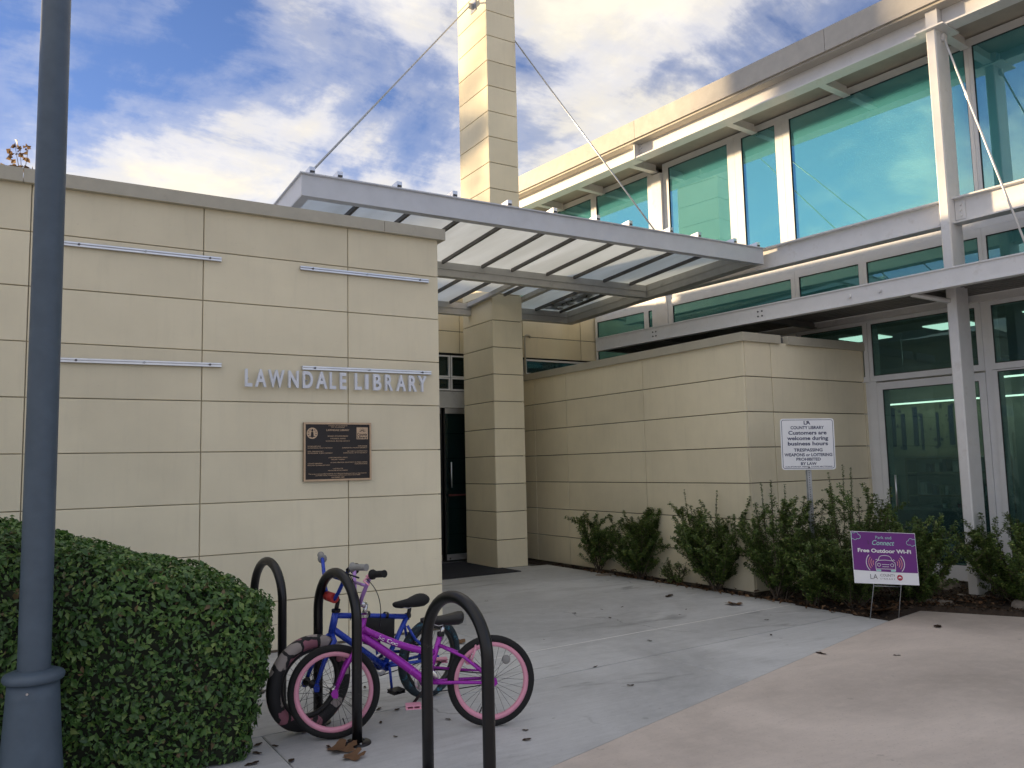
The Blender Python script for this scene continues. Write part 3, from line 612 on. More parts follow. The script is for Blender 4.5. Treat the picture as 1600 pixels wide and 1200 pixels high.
window(-3.3, -1.59, .20, 2.405, 'glassL', .05, .05, .17, .015); w = window(-1.388, -.235, .205, 2.315, 'glassL', .075, .07, .175, .09, 'door'); 
mb = MB(); mb.box(-.155, -.05, -.12, .03, .02, 2.425, ff); mb.build('door_jamb', 'white2', LIB)
mb = MB(); mb.tube([ff(-.34, .06, .85), ff(-.34, .06, 1.25)], .012, 8); mb.build('handle', 'alu', w)
mb = MB(); mb.box(-.049, 5.0, -.12, .0, .02, 2.426, ff); mb.build('lower_wall', 'white2', LIB)
for z0_, z1_, kk in ((3.30, 3.972, Cc), (2.497, 3.163, Lt)): window(-6.2, -3.41, wl_=.058, wr=.05, **kk)
window(-6.2, -3.41, .20, 2.405, 'glassL', .058, .05, .17, .015); window(-6.2, -4.71, wl_=.058, wr=.05, **U)
# room behind the glass
for s, d in ((.2, -2.6), (-1.2, -2.6), (-2.6, -2.6), (-.6, -5), (-2.2, -5), (1.6, -2.6), (3.2, -2.6), (3.2, -5)):
    mb = MB(); mb.box(s - .3, s + .3, d - .6, d, 3.44, 3.455, ff); mb.build('ceiling_light', 'troffer', LIB)
PART = thing('partition', ff(-1, -3.2, .03), 'pale partition wall inside the library behind the corner glass door', 'partition')
mb = MB(); mb.box(-5, 2.7, -3.35, -3.2, .031, 2.62, ff); mb.build('wall_panel', 'roomwall', PART)
mb = MB(); mb.box(-.02, 1.45, -3.198, -3.17, 1.48, 2.32, ff); mb.build('display_board', 'beigepl', PART)
rr = random.Random(4)
for s in (.08, .2, .44, .65, .9, 1.0, 1.2, 1.36):
    mb = MB(); w_ = rr.uniform(.03, .075); mb.box(s - w_ / 2, s + w_ / 2, -3.168, -3.155, 1.56 + rr.uniform(0, .1), 2.2 + rr.uniform(-.1, .1), ff); mb.build('ribbon', 'navy', PART)
def star(mb, s, z, r):
    pl = [(s + math.sin(i * math.pi / 5) * (r if i % 2 == 0 else r * .42), z + math.cos(i * math.pi / 5) * (r if i % 2 == 0 else r * .42)) for i in range(10)]
    mb.prism(pl, -3.166, -3.16, lambda u, v, w: ff(u, w, v))
mb = MB()
for i in range(46): star(mb, rr.uniform(.0, 1.43), rr.uniform(1.55, 2.28), rr.uniform(.015, .04))
o = mb.build('stars', 'navy', PART); o['kind'] = 'stuff'
SH = thing('bookcase', ff(.45, -2.9, .03), 'open shelf unit with books and boxes inside the library', 'bookcase')
mb = MB()
for z in (.5, .85, 1.2, 1.42): mb.box(-.35, 1.05, -3.19, -2.9, z, z + .025, ff)
mb.box(-.38, -.351, -3.19, -2.9, .031, 1.45, ff); mb.box(1.051, 1.08, -3.19, -2.9, .031, 1.45, ff); mb.build('shelf', 'bookw', SH)
for z in (.526, .876, 1.226):
    s = -.3
    while s < .9:
        w_ = rr.uniform(.02, .07); h = rr.uniform(.12, .24); mb = MB(); mb.box(s, s + w_, -3.15, -2.95, z, z + h, ff); mb.build('book', rr.choice(['navy', 'beigepl', 'canopyin', 'redink', 'signwhite']), SH); s += w_ + rr.uniform(.005, .12)
DK = thing('desk', ff(-.2, -1.6, .03), 'dark low desk just inside the glass door', 'desk')
mb = MB(); mb.box(-.9, .5, -1.9, -1.25, .70, .74, ff); mb.build('desk_top', 'roomdark', DK); mb = MB(); mb.box(-.85, .45, -1.35, -1.3, .031, .70, ff); mb.build('modesty_panel', 'roomdark', DK)
for z, d, a in ((2.52, -2.2, 'upper'), (2.30, -2.9, 'lower')):
    tl = thing('strip_light', ff(-1.4, d, z), 'lit strip lamp hanging inside the library, the %s of two' % a, 'lamp', 'strip lamps inside the library')
    mb = MB(); mb.box(-4.2, 1.4, d - .03, d + .03, z, z + .02, ff); mb.build('tube', 'tube', tl)
    mb = MB(); mb.box(-4.2, 1.4, d - .04, d + .04, z + .021, z + .06, ff); mb.build('housing', 'white', tl)
    mb = MB()
    for s in (-3.9, 1.0): mb.tube([ff(s, d, z + .06), ff(s, d, 3.455)], .004, 6)
    mb.build('suspension_wire', 'alu', tl)

# ------------------------------------------------------------------ flat metal awning in front of the glass
AWN = thing('metal_awning', ff(0, .7, 3.2), 'flat white steel awning with ribbed metal deck along the library front', 'awning')
s0, s1 = -6.4, 3.62
mb = MB(); mb.box(s0, s1, 1.29, 1.302, 3.215, 3.39, ff); mb.box(s0, s1, 1.22, 1.318, 3.20, 3.2145, ff); mb.box(s0, s1, 1.22, 1.318, 3.3905, 3.405, ff); mb.build('front_beam', 'white', AWN)
mb = MB(); mb.box(s0, s1, .06, .13, 3.205, 3.30, ff); mb.build('rear_beam', 'white', AWN)
mb = MB(); pr_ = []
d = .135; i = 0
while d < 1.2:
    pr_ += [(d, 3.285), (d + .035, 3.285), (d + .05, 3.325), (d + .085, 3.325)]; d += .10
V = []; F = []
for k, (d, z) in enumerate(pr_):
    V += [ff(s0, d, z), ff(s1 - .01, d, z), ff(s0, d, z + .004), ff(s1 - .01, d, z + .004)]
for k in range(len(pr_) - 1): a = 4 * k; F += [(a, a + 1, a + 5, a + 4), (a + 2, a + 6, a + 7, a + 3)]
mb.add(V, F); mb.build('ribbed_deck', 'deck', AWN)
for s in (3.55, 2.4, .6, -1.35, -3.2, -5):
    mb = MB(); mb.box(s - .04, s + .04, .131, 1.219, 3.206, 3.216, ff); mb.box(s - .005, s + .005, .131, 1.219, 3.216, 3.28, ff); mb.build('cross_rib', 'deck', AWN)
mb = MB(); mb.tube([ff(-1.52, .885, 3.13), ff(-1.30, 1.25, 3.205)], .03, 4); mb.build('bracket', 'white', AWN)
for s, q in ((2.4, 4), (.6, 4), (-.62, 1), (-.98, 1), (-3.2, 4)):
    mb = MB()
    for ds, dz in (((-.03, -.03), (.03, -.03), (-.03, .03), (.03, .03)) if q == 4 else ((0, 0),)):
        mb.tube([ff(s + ds, 1.302, 3.30 + dz), ff(s + ds, 1.310 if q == 4 else 1.33, 3.30 + dz)], .011 if q == 4 else .02, 10)
    mb.build('bolts', 'bolt' if q == 4 else 'white', AWN)
def rod(parent, a, b, r, mat='white', t=None):
    a, b = Vector(a), Vector(b); mb = MB(); mb.tube([a, b], r, 8); o = mb.build('tie_rod', mat, parent)
    if t:
        m = a.lerp(b, t); d = (b - a).normalized(); mb = MB(); n = d.orthogonal().normalized()
        p0, p1 = m - d * .07, m + d * .07
        mb.tube([p0, p0 + d * .03 + n * .016, p1 - d * .03 + n * .016, p1, p1 - d * .03 - n * .016, p0 + d * .03 - n * .016], r * .75, 6, True); mb.build('turnbuckle', mat, o)
    return o
rod(AWN, ff(-1.61, .74, 6.13), ff(-2.47, 1.27, 3.40), .011, 'white', .30)
mb = MB(); mb.tube([ff(-1.592, .74, 6.13), ff(-1.62, .74, 6.13)], .035, 12); mb.box(-1.625, -1.592, .72, .76, 6.09, 6.17, ff); mb.build('rod_eye', 'white', AWN)

# ------------------------------------------------------------------ glass canopy
CAN = thing('glass_canopy', (5.4, 9.2, 4.0), 'sloping frosted glass canopy with pale steel edge beams hung over the entrance', 'canopy')
YF, YR = 7.24, 11.10
def zb(x, y): return 4.003 + .006 * (x - 2.27) - .0585 * (y - YF)
def cx(y): return 8.46 - .091 * (y - YF)
HB = .215
def cprism(mb, pts, z0, z1):          # prism over plan polygon following the canopy slope
    n = len(pts); V = [(x, y, zb(x, y) + z0) for x, y in pts] + [(x, y, zb(x, y) + z1) for x, y in pts]
    return mb.add(V, [tuple(range(n))[::-1], tuple(range(n, 2 * n))] + [(i, (i + 1) % n, n + (i + 1) % n, n + i) for i in range(n)])
def cb(mb, x0, x1, y0, y1, z0, z1): return cprism(mb, [(x0, y0), (x1, y0), (x1, y1), (x0, y1)], z0, z1)
mb = MB(); cb(mb, 2.27, cx(YF), YF + .028, YF + .042, .012, HB - .012); cb(mb, 2.25, cx(YF) + .012, YF, YF + .11, HB - .0115, HB); cb(mb, 2.272, cx(YF), YF + .026, YF + .11, 0, .0115); mb.build('front_beam', 'canopy', CAN)
mb = MB(); cb(mb, 2.27, 2.284, YF + .043, YR, .012, HB - .012); cb(mb, 2.25, 2.36, YF + .111, YR, HB - .0115, HB - .001); cb(mb, 2.272, 2.36, YF + .111, YR, .001, .0115); mb.build('side_beam', 'canopy', CAN)
mb = MB(); ya, yb_ = YF + .112, YR
cprism(mb, [(cx(ya) - .14, ya), (cx(ya) - .002, ya), (cx(yb_) - .002, yb_), (cx(yb_) - .14, yb_)], .0, .012)
cprism(mb, [(cx(ya) - .16, ya), (cx(ya) - .14, ya), (cx(yb_) - .14, yb_), (cx(yb_) - .16, yb_)], .0, HB - .003)
cprism(mb, [(cx(ya) - .014, ya), (cx(ya) - .002, ya), (cx(yb_) - .002, yb_), (cx(yb_) - .014, yb_)], .013, HB - .003)
cprism(mb, [(cx(ya) - .168, ya), (cx(ya) - .161, ya), (cx(yb_) - .161, yb_), (cx(yb_) - .168, yb_)], .10, .108); mb.build('side_beam', 'canopyin', CAN)
def xbeam(y, x0, x1, nm):
    mb = MB(); cb(mb, x0, x1, y, y + .09, .0, HB - .03); cb(mb, x0, x1, y - .012, y - .0005, .09, .097); return mb.build(nm, 'canopyin', CAN)
xbeam(9.2, 2.285, cx(9.2) - .17, 'middle_beam'); xbeam(11.0, 2.285, xc0 - .003, 'rear_beam'); xbeam(11.0, xc1 + .003, cx(11.0) - .17, 'rear_beam')
mb = MB(); cb(mb, xc0 - .075, xc0 - .003, 9.3, 10.995, .12, HB - .03); cb(mb, xc1 + .003, xc1 + .075, 9.3, 10.995, .12, HB - .03); mb.build('pillar_trim', 'canopyin', CAN)
PUR = [2.46, 3.0, 3.57, 4.16, 4.70, 5.28, 5.74, 6.31, 6.77, 7.30, 7.79]
for x in PUR:
    for y0, y1 in ((YF + .112, 9.185), (9.292, 10.985)):
        if x in (6.31,) and y0 > 9: y1 = 10.33
        mb = MB(); cb(mb, x - .015, x + .015, y0, y1, .15, HB - .022); mb.build('glazing_bar', 'purlin', CAN)
edges = [2.30] + PUR + [None]
for i in range(len(edges) - 1):
    for y0, y1 in ((YF + .05, 9.24), (9.25, YR - .01)):
        xa, xb = edges[i], edges[i + 1]
        xb0, xb1 = (xb, xb) if xb else (cx(y0) - .155, cx(y1) - .155)
        if y0 > 9 and xb and xb > xc0 and xa < xc1 :
            y1 = yc0 - .01
        mb = MB(); cprism(mb, [(xa + .004, y0), (xb0 - .004, y0), (xb1 - .004, y1), (xa + .004, y1)], HB - .02, HB - .008); mb.build('pane', 'frost', CAN)
for x in (2.37, 2.64, 3.25, 3.87, 4.53, 5.12, 5.72, 6.20, 6.84, 7.31, 7.94, 8.37):
    mb = MB(); y1 = YF + .34
    cb(mb, x - .027, x + .027, YF + .02, y1, HB + .012, HB + .07); o = mb.build('roof_bar', 'alu', CAN)
    mb = MB(); cb(mb, x - .021, x + .021, YF + .014, YF + .0195, HB + .014, HB + .032); mb.build('bar_clip', 'groove', o)
DEB = MB(); rl = random.Random(9)
V = []; 
P = np.array([[rl.uniform(7.35, 7.75), rl.uniform(9.6, 10.95), 0] for _ in range(420)]); P[:, 2] = [zb(a, b) + HB - .002 + rl.uniform(0, .015) for a, b in P[:, :2]]
Nn = rng.normal(size=P.shape) * .35 + np.array([0, 0, 1]); Nn /= np.linalg.norm(Nn, axis=1)[:, None]
me = leaves_mesh('leaf_debris', P, Nn, rng.uniform(.06, .12, len(P)), 'darkleaf', rng, aspect=.7); o = bpy.data.objects.new('leaf_debris', me); COL.objects.link(o)
tag(o, 'dark heap of fallen leaves lying on top of the canopy glass', 'leaves', kind='stuff')
rod(CAN, (xc0 - .08, 10.745, 8.70), (2.40, 7.33, zb(2.4, 7.3) + HB + .07), .011, 'galv'); rod(CAN, (6.64, 10.42, 8.17), (6.57, 7.27, zb(6.57, 7.27) + HB + .01), .011, 'galv', .09)
# ------------------------------------------------------------------ things on the left wall
fw_ = lambda u, v, w: (u, YW - .03 - w, v)         # faces the camera side (-y)
SIGN = thing('wall_lettering', (2.5, YW, 2.17), 'raised silver letters spelling the library name on the cream wall', 'sign')
LX = [1.666, 1.724, 1.747, 1.839, 1.854, 1.989, 2.022, 2.109, 2.145, 2.232, 2.26, 2.379, 2.381, 2.437, 2.474, 2.53, 2.609, 2.672, 2.705, 2.735, 2.781, 2.857, 2.894, 2.968, 3.004, 3.095, 3.126, 3.204, 3.217, 3.304]
LX[11] = 2.36
for i, ch in enumerate('LAWNDALELIBRARY'):
    mb = MB(); a, b = LX[2 * i], LX[2 * i + 1]
    text_on(mb, ch, a, 2.170, .135, fw_, width=b - a, align='l', depth=.03, offset=-.004 if ch == 'I' else .028); mb.build('letter', 'letter', SIGN)
    mb = MB(); mb.tube([((a + b) / 2, YW + .001, 2.235), ((a + b) / 2, YW - .03, 2.235)], .006, 6); mb.build('stud', 'galv', SIGN)
for (a, b, z0, z1, lab) in ((.328, 1.475, 3.203, 3.207, 'upper left metal rail screwed to the cream wall beside the lamp post'), (2.131, 3.354, 3.211, 3.215, 'upper right metal rail screwed to the cream wall near its corner'),
                       (.331, 1.485, 2.323, 2.335, 'lower left metal rail on the cream wall, level with the lettering'), (2.15, 3.368, 2.343, 2.347, 'lower right metal rail on the cream wall just above the lettering')):
    t = thing('mounting_rail', ((a + b) / 2, YW, z0), lab, 'rail', 'metal rails on the cream wall')
    def fr_(u, v, w, a=a, b=b, z0=z0, z1=z1): return (u, YW - w, z0 + (z1 - z0) * (u - a) / (b - a) + v)
    mb = MB(); mb.prism([(a, -.016), (b, -.016), (b, -.004), (a, -.004)], .001, .03, fr_); mb.prism([(a, -.004), (b, -.004), (b, .004), (a, .004)], .001, .016, fr_); mb.prism([(a, .004), (b, .004), (b, .016), (a, .016)], .001, .03, fr_); mb.build('channel', 'alu', t)
    for u in (a + .11, (a + b) / 2, b - .09):
        mb = MB(); mb.tube([fr_(u, 0, .016), fr_(u, 0, .036)], .009, 8); mb.build('screw', 'bolt' if u != (a + b) / 2 else 'galv', t)
# bronze plaque
PLQ = thing('plaque', (2.466, YW, 1.375), 'dark bronze dedication plaque with raised border on the cream wall', 'plaque')
pu0, pu1, pv0, pv1 = 2.163, 2.771, 1.376, 1.877
fp = lambda u, v, w: (u, YW - w, v)
mb = MB(); mb.prism([(pu0, pv0), (pu1, pv0), (pu1, pv1), (pu0, pv1)], .001, .016, fp); mb.build('back_plate', 'bronze', PLQ)
mb = MB(); b_ = .016
for u0, u1, v0, v1 in ((pu0, pu1, pv0, pv0 + b_), (pu0, pu1, pv1 - b_, pv1), (pu0, pu0 + b_, pv0 + b_, pv1 - b_), (pu1 - b_, pu1, pv0 + b_, pv1 - b_)): mb.prism([(u0, v0), (u1, v0), (u1, v1), (u0, v1)], .0165, .026, fp)
mb.build('border', 'bronzeL', PLQ)
fpt = lambda u, v, w: (u, YW - .0165 - w, v)
cu_ = (pu0 + pu1) / 2; W_ = pu1 - pu0; H_ = pv1 - pv0
def pl(body, fu, fv, h, width, align='c'):
    mb = MB(); text_on(mb, body, pu0 + fu * W_, pv1 - fv * H_, h, fpt, width=width * W_, align=align, depth=.002, offset=.012); mb.build('lettering', 'bronzeL', PLQ)
for body, fu, fv, h, w, al in (('COUNTY OF LOS ANGELES', .5, .062, .0085, .28, 'c'), ('CITY OF LAWNDALE', .5, .088, .0085, .2, 'c'), ('LAWNDALE LIBRARY', .5, .145, .015, .34, 'c'),
    ('BOARD OF SUPERVISORS', .5, .243, .0095, .30, 'c'), ('YVONNE B. BURKE', .5, .287, .0105, .23, 'c'), ('SUPERVISOR, SECOND DISTRICT', .5, .327, .0085, .36, 'c'),
    ('GLORIA MOLINA', .06, .415, .0085, .19, 'l'), ('SUPERVISOR, FIRST DISTRICT', .06, .445, .0085, .36, 'l'), ('ZEV YAROSLAVSKY', .06, .503, .0085, .23, 'l'), ('SUPERVISOR, THIRD DISTRICT', .06, .533, .0085, .36, 'l'),
    ('DON KNABE', .94, .415, .0085, .14, 'r'), ('SUPERVISOR, FOURTH DISTRICT', .94, .445, .0085, .38, 'r'), ('MICHAEL D. ANTONOVICH', .94, .503, .0085, .30, 'r'), ('SUPERVISOR, FIFTH DISTRICT', .94, .533, .0085, .36, 'r'),
    ('CHIEF EXECUTIVE OFFICE', .5, .612, .0085, .28, 'c'), ('WILLIAM T FUJIOKA', .5, .645, .0085, .2, 'c'), ('COUNTY LIBRARIAN', .06, .708, .0085, .21, 'l'), ('MARGARET DONNELLAN TODD', .06, .738, .0085, .32, 'l'),
    ('ACTING DIRECTOR, DEPARTMENT OF PUBLIC WORKS', .94, .695, .0085, .55, 'r'), ('DEAN EFSTATHIOU', .94, .725, .0085, .19, 'r'), ('CONTRACTOR', .5, .80, .0085, .15, 'c'), ('MACKONE DEVELOPMENT', .5, .832, .0085, .29, 'c'),
    ('This project was partially funded by the California Reading and Literacy Improvement', .5, .885, .0085, .86, 'c'), ('and Public Library Construction and Renovation Bond Act of 2000', .5, .912, .0085, .66, 'c'), ('DECEMBER 2009', .5, .95, .0095, .19, 'c')): pl(body, fu, fv, h, w, al)
mb = MB(); su, sv = pu0 + .125 * W_, pv1 - .185 * H_; mb.prism([(su + .048 * math.cos(t), sv + .048 * math.sin(t)) for t in [i * math.pi / 14 for i in range(28)]], .0165, .0185, fp); sl = mb.build('seal', 'bronzeL', PLQ)
mb = MB(); mb.prism([(su - .014, sv - .032), (su + .014, sv - .032), (su + .009, sv + .012), (su - .009, sv + .012)], .0186, .0195, fp); mb.prism([(su + .009 * math.cos(t), sv + .024 + .010 * math.sin(t)) for t in [i * math.pi / 6 for i in range(12)]], .0186, .0195, fp)
for k in range(10):
    t = k * math.pi / 5 + .3; a, c = su + .034 * math.cos(t), sv + .034 * math.sin(t); mb.prism([(a - .006, c - .003), (a + .006, c - .003), (a + .006, c + .003), (a - .006, c + .003)], .0186, .0192, fp)
mb.build('figure', 'bronze', sl)
lu, lv = pu1 - .135 * W_, pv1 - .185 * H_; mb = MB(); mb.prism([(lu - .052, lv - .052), (lu + .052, lv - .052), (lu + .052, lv + .052), (lu - .052, lv + .052)], .0165, .0185, fp); sl = mb.build('emblem', 'bronzeL', PLQ)
fe = lambda u, v, w: (u, YW - .0187 - w, v); mb = MB(); text_on(mb, 'County', lu, lv - .020, .022, fe, width=.094, offset=.03); text_on(mb, 'Library', lu, lv - .045, .020, fe, width=.094, offset=.03)
for k in range(7):
    t = math.pi * (k + .5) / 7; d = Vector((math.cos(t), math.sin(t))); n_ = Vector((-d.y, d.x)) * .0025; c = Vector((lu, lv + .012)); a, b = c + d * .010, c + d * .034
    mb.add([fe(*(a - n_), 0), fe(*(b - n_ * .4), 0), fe(*(b + n_ * .4), 0), fe(*(a + n_), 0)], [(0, 1, 2, 3)])
mb.build('lettering', 'bronze', sl)

# ------------------------------------------------------------------ mat
mt = MB(); mt.chbox(3.75, 6.2, -.013, -.001, 9.86, 11.45, .006, lambda a, b, c: (a, c, -b)); tag(mt.build('door_mat', 'mat'), 'black door mat lying in front of the entrance doors', 'mat')

# ------------------------------------------------------------------ signs
def frame(o, right, up_):
    o, right, up_ = Vector(o), Vector(right).normalized(), Vector(up_).normalized(); n_ = right.cross(up_)      # n_ towards the viewer
    return lambda u, v, w: tuple(o + right * u + up_ * v + n_ * w)
NS = thing('notice_sign', (7.2, 5.72, 0), 'white square notice sign on a perforated steel post behind the shrubs', 'sign')
f = frame((7.166, 5.706, 1.625), (.852, -.523, -.012), (.02, .0, 1))
def rrect(w, h, r, n=5):
    pts = []
    for cx_, cy_, a0 in ((w / 2 - r, h / 2 - r, 0), (-w / 2 + r, h / 2 - r, 90), (-w / 2 + r, -h / 2 + r, 180), (w / 2 - r, -h / 2 + r, 270)):
        for i in range(n): t = R(a0 + 90 * i / (n - 1)); pts.append((cx_ + r * math.cos(t), cy_ + r * math.sin(t)))
    return pts
mb = MB(); mb.prism(rrect(.565, .535, .03), -.002, .001, f); mb.build('plate', 'signwhite', NS)
mb = MB(); o1 = rrect(.540, .510, .022); o2 = rrect(.530, .500, .018); n_ = len(o1)
mb.add([f(u, v, .002) for u, v in o1] + [f(u, v, .002) for u, v in o2], [(i, (i + 1) % n_, n_ + (i + 1) % n_, n_ + i) for i in range(n_)]); mb.build('border', 'inkblue', NS)
ft = lambda u, v, w: f(u, v, .0022 + w)
for body, v, h, w in (('LA', .205, .036, .07), ('COUNTY LIBRARY', .157, .030, .35), ('Customers are', .100, .037, .40), ('welcome during', .043, .037, .43), ('business hours', -.013, .037, .42), ('TRESPASSING', -.077, .030, .30), ('WEAPONS or LOITERING', -.127, .030, .50), ('PROHIBITED', -.172, .028, .255), ('BY LAW', -.218, .028, .165), ('CALIFORNIA PENAL CODE SECTIONS', -.241, .011, .49)):
    mb = MB(); text_on(mb, body, 0, v, h, ft, width=w, offset=.026); mb.build('lettering', 'inkblue', NS)
f2 = frame((7.20, 5.735, 0), (.852, -.523, 0), (0, 0, 1))
mb = MB(); mb.prism([(-.03, -.015), (-.022, -.015), (-.018, 0), (.018, 0), (.022, -.015), (.03, -.015), (.03, -.012), (.024, -.012), (.02, .003), (-.02, .003), (-.024, -.012), (-.03, -.012)], -.05, 1.85, lambda u, v, w: f2(u, w, v - .01)); mb.build('post', 'galv', NS)
mb = MB()
for k in range(52): z = .1 + k * .025; mb.prism([(.005 * math.cos(t), z + .006 * math.sin(t)) for t in [i * math.pi / 3 for i in range(6)]], -.0068, -.0055, f2)
mb.build('punched_holes', 'groove', NS)
mb = MB()
for v in (.232, -.248): mb.tube([f(0.0, v, 0), f(0.0, v, .008)], .008, 8)
mb.build('bolts', 'bolt', NS)

YS = thing('yard_sign', (6.93, 4.77, 0), 'purple and white yard sign on thin wire stakes in front of the shrubs', 'sign')
f = frame((6.911, 4.728, .549), (.852, -.520, -.062), (.012, .03, 1)); W_, H_ = .592, .468
mb = MB(); mb.prism([(-W_ / 2, -H_ / 2), (W_ / 2, -H_ / 2), (W_ / 2, H_ / 2), (-W_ / 2, H_ / 2)], -.004, 0, f); mb.build('board', 'signwhite', YS)
mb = MB(); pts = [(-W_ / 2 + .004, H_ / 2 - .004)] + [(-W_ / 2 + .004 + i / 12 * (W_ - .008), -.115 - .010 * (i / 12) - .004 * math.sin(i / 12 * 3.1)) for i in range(13)] + [(W_ / 2 - .004, H_ / 2 - .004)]
mb.add([f(u, v, .0015) for u, v in pts], [tuple(range(len(pts)))]); mb.build('purple_print', 'signpurple', YS)
ft = lambda u, v, w: f(u, v, .003 + w)
def strip(mb, pts, w, closed=False, fr=None):
    fr = fr or ft; pts = [Vector(p) for p in pts]; n = len(pts); L = []; Rr = []
    for i in range(n):
        d = (pts[(i + 1) % n] - pts[i - 1]) if closed else pts[min(i + 1, n - 1)] - pts[max(i - 1, 0)]
        d = d.normalized() if d.length else Vector((1, 0)); q = Vector((-d.y, d.x)) * w / 2; L.append(fr(*(pts[i] + q), 0)); Rr.append(fr(*(pts[i] - q), 0))
    m = n if closed else n - 1; mb.add(L + Rr, [(i, (i + 1) % n, n + (i + 1) % n, n + i) for i in range(m)])
def arc(cx_, cy_, rx, a0, a1, ry=None, n=12): return [(cx_ + rx * math.cos(R(a0 + (a1 - a0) * i / n)), cy_ + (ry or rx) * math.sin(R(a0 + (a1 - a0) * i / n))) for i in range(n + 1)]
mb = MB(); text_on(mb, 'Park and', 0, .172, .026, ft, width=.145, offset=-.004); mb.build('lettering', 'teal', YS)
mb = MB(); text_on(mb, 'Connect', -.005, .116, .042, ft, width=.205, shear=.32, offset=.006); mb.build('lettering', 'teal', YS)
mb = MB(); text_on(mb, 'Free Outdoor Wi-Fi', .0, .048, .032, ft, width=.49, offset=.035); mb.build('lettering', 'signtxt', YS)
mb = MB(); w = .0045
strip(mb, [(-.088, -.04), (-.075, -.03), (-.065, -.022), (-.052, .008), (-.035, .020), (.0, .024), (.035, .020), (.052, .008), (.065, -.022), (.075, -.03), (.088, -.04), (.09, -.085), (.088, -.115)], w); strip(mb, [(-.088, -.04), (-.09, -.085), (-.088, -.115)], w)
strip(mb, [(-.062, -.022), (0, -.018), (.062, -.022)], w); strip(mb, [(-.088, -.018), (-.075, -.012), (-.07, -.022)], w); strip(mb, [(.088, -.018), (.075, -.012), (.07, -.022)], w)
strip(mb, arc(-.06, -.062, .014, 0, 345), .004, True); strip(mb, arc(.06, -.062, .014, 0, 345), .004, True); strip(mb, [(-.035, -.058), (.035, -.058)], .004); strip(mb, [(-.03, -.078), (.03, -.078)], .004); strip(mb, [(-.085, -.098), (.085, -.098)], .004); mb.build('car_drawing', 'signtxt', YS)
mb = MB(); mb.add([ft(u, v, 0) for u, v in ((-.086, -.120), (-.045, -.120), (-.045, -.104), (-.086, -.104))], [(0, 1, 2, 3)]); mb.add([ft(u, v, 0) for u, v in ((.045, -.120), (.086, -.120), (.086, -.104), (.045, -.104))], [(0, 1, 2, 3)]); mb.build('tyres_drawing', 'teal', YS)
for sg in (1, -1):
    for k, (r, m_) in enumerate(((.035, 'pinkink'), (.055, 'pinkink'), (.075, 'pinkink'), (.097, 'signtxt'))):
        mb = MB(); strip(mb, [(sg * (.078 + x), y) for x, y in arc(0, -.045, r, -34 - k * 4, 34 + k * 4)], .006); mb.build('wave', m_, YS)
for sg, c in ((1, (.262, .150)), (-1, (-.262, .190))):
    mb = MB(); cp = []
    for bx, by, r, a0, a1 in ((-.032, -.004, .020, 120, 270), (0, -.016, .018, 200, 330), (.03, -.010, .016, 250, 400), (.018, .012, .018, 0, 130), (-.012, .016, .020, 40, 180)): cp += arc(c[0] + bx * sg, c[1] + by, r, a0 if sg > 0 else 180 - a0, a1 if sg > 0 else 180 - a1, n=6)
    strip(mb, [(max(-.292, min(.292, x)), min(.229, y)) for x, y in cp], .004, True); mb.build('cloud_drawing', 'teal', YS)
mb = MB(); text_on(mb, 'LA', -.115, -.192, .044, ft, width=.066, offset=-.012); text_on(mb, 'COUNTY', .012, -.166, .022, ft, width=.135, offset=-.008); text_on(mb, 'L I B R A R Y', .012, -.192, .011, ft, width=.135); mb.build('lettering', 'greyink', YS)
mb = MB(); mb.prism(arc(.122, -.172, .026, 0, 345, n=23), .001, .003, f); bd = mb.build('badge', 'redink', YS); mb = MB(); mb.add([f(u, v, .0036) for u, v in ((.104, -.176), (.140, -.176), (.132, -.168), (.122, -.162), (.112, -.168))], [(0, 1, 2, 3, 4)]); mb.build('badge_mark', 'signtxt', bd)
mb = MB()
for u in (-.12, .13): mb.tube([f(u, .1, -.006), f(u, -H_ / 2 - .01, -.006), (f(u, 0, 0)[0] + .02 * (-1 if u < 0 else .2), f(u, 0, 0)[1] + .06, -.08)], .004, 6)
mb.tube([f(-.12, -H_ / 2 - .02, -.006), f(.13, -H_ / 2 - .02, -.006)], .003, 6); mb.build('wire_stake', 'galv', YS)

# ------------------------------------------------------------------ lamp post
LPX, LPY = .150, 4.33
LP = thing('lamp_post', (LPX, LPY, 0), 'slate blue round lamp post with flared base in front of the hedge', 'lamp post')
mb = MB(); mb.lathe([(.0665, .60), (.0655, 1.6), (.064, 3.0), (.061, 5.2), (0, 5.2)], 40, (LPX, LPY, 0)); mb.build('pole', 'lamp', LP)
mb = MB(); mb.lathe([(.145, -.02), (.142, .02), (.137, .06), (.118, .30), (.107, .50), (.103, .575), (.0, .575)], 44, (LPX, LPY, 0)); mb.build('base', 'lamp', LP)
mb = MB(); mb.lathe([(.103, .566), (.118, .570), (.124, .580), (.124, .592), (.118, .602), (.095, .612), (.067, .618), (.0, .618)], 44, (LPX, LPY, 0)); mb.build('collar', 'lamp', LP)
mb = MB(); d_ = Vector((-.25, -1, 0)).normalized(); p = Vector((LPX, LPY, .535)) + d_ * .103; mb.tube([p, p + d_ * .008], .0055, 8); mb.build('screw', 'chrome', LP)
mb = MB(); mb.lathe([(.061, 5.2), (.16, 5.24), (.2, 5.42), (.14, 5.62), (.03, 5.7), (0, 5.7)], 32, (LPX, LPY, 0)); mb.build('lamp_head', 'lamp', LP)

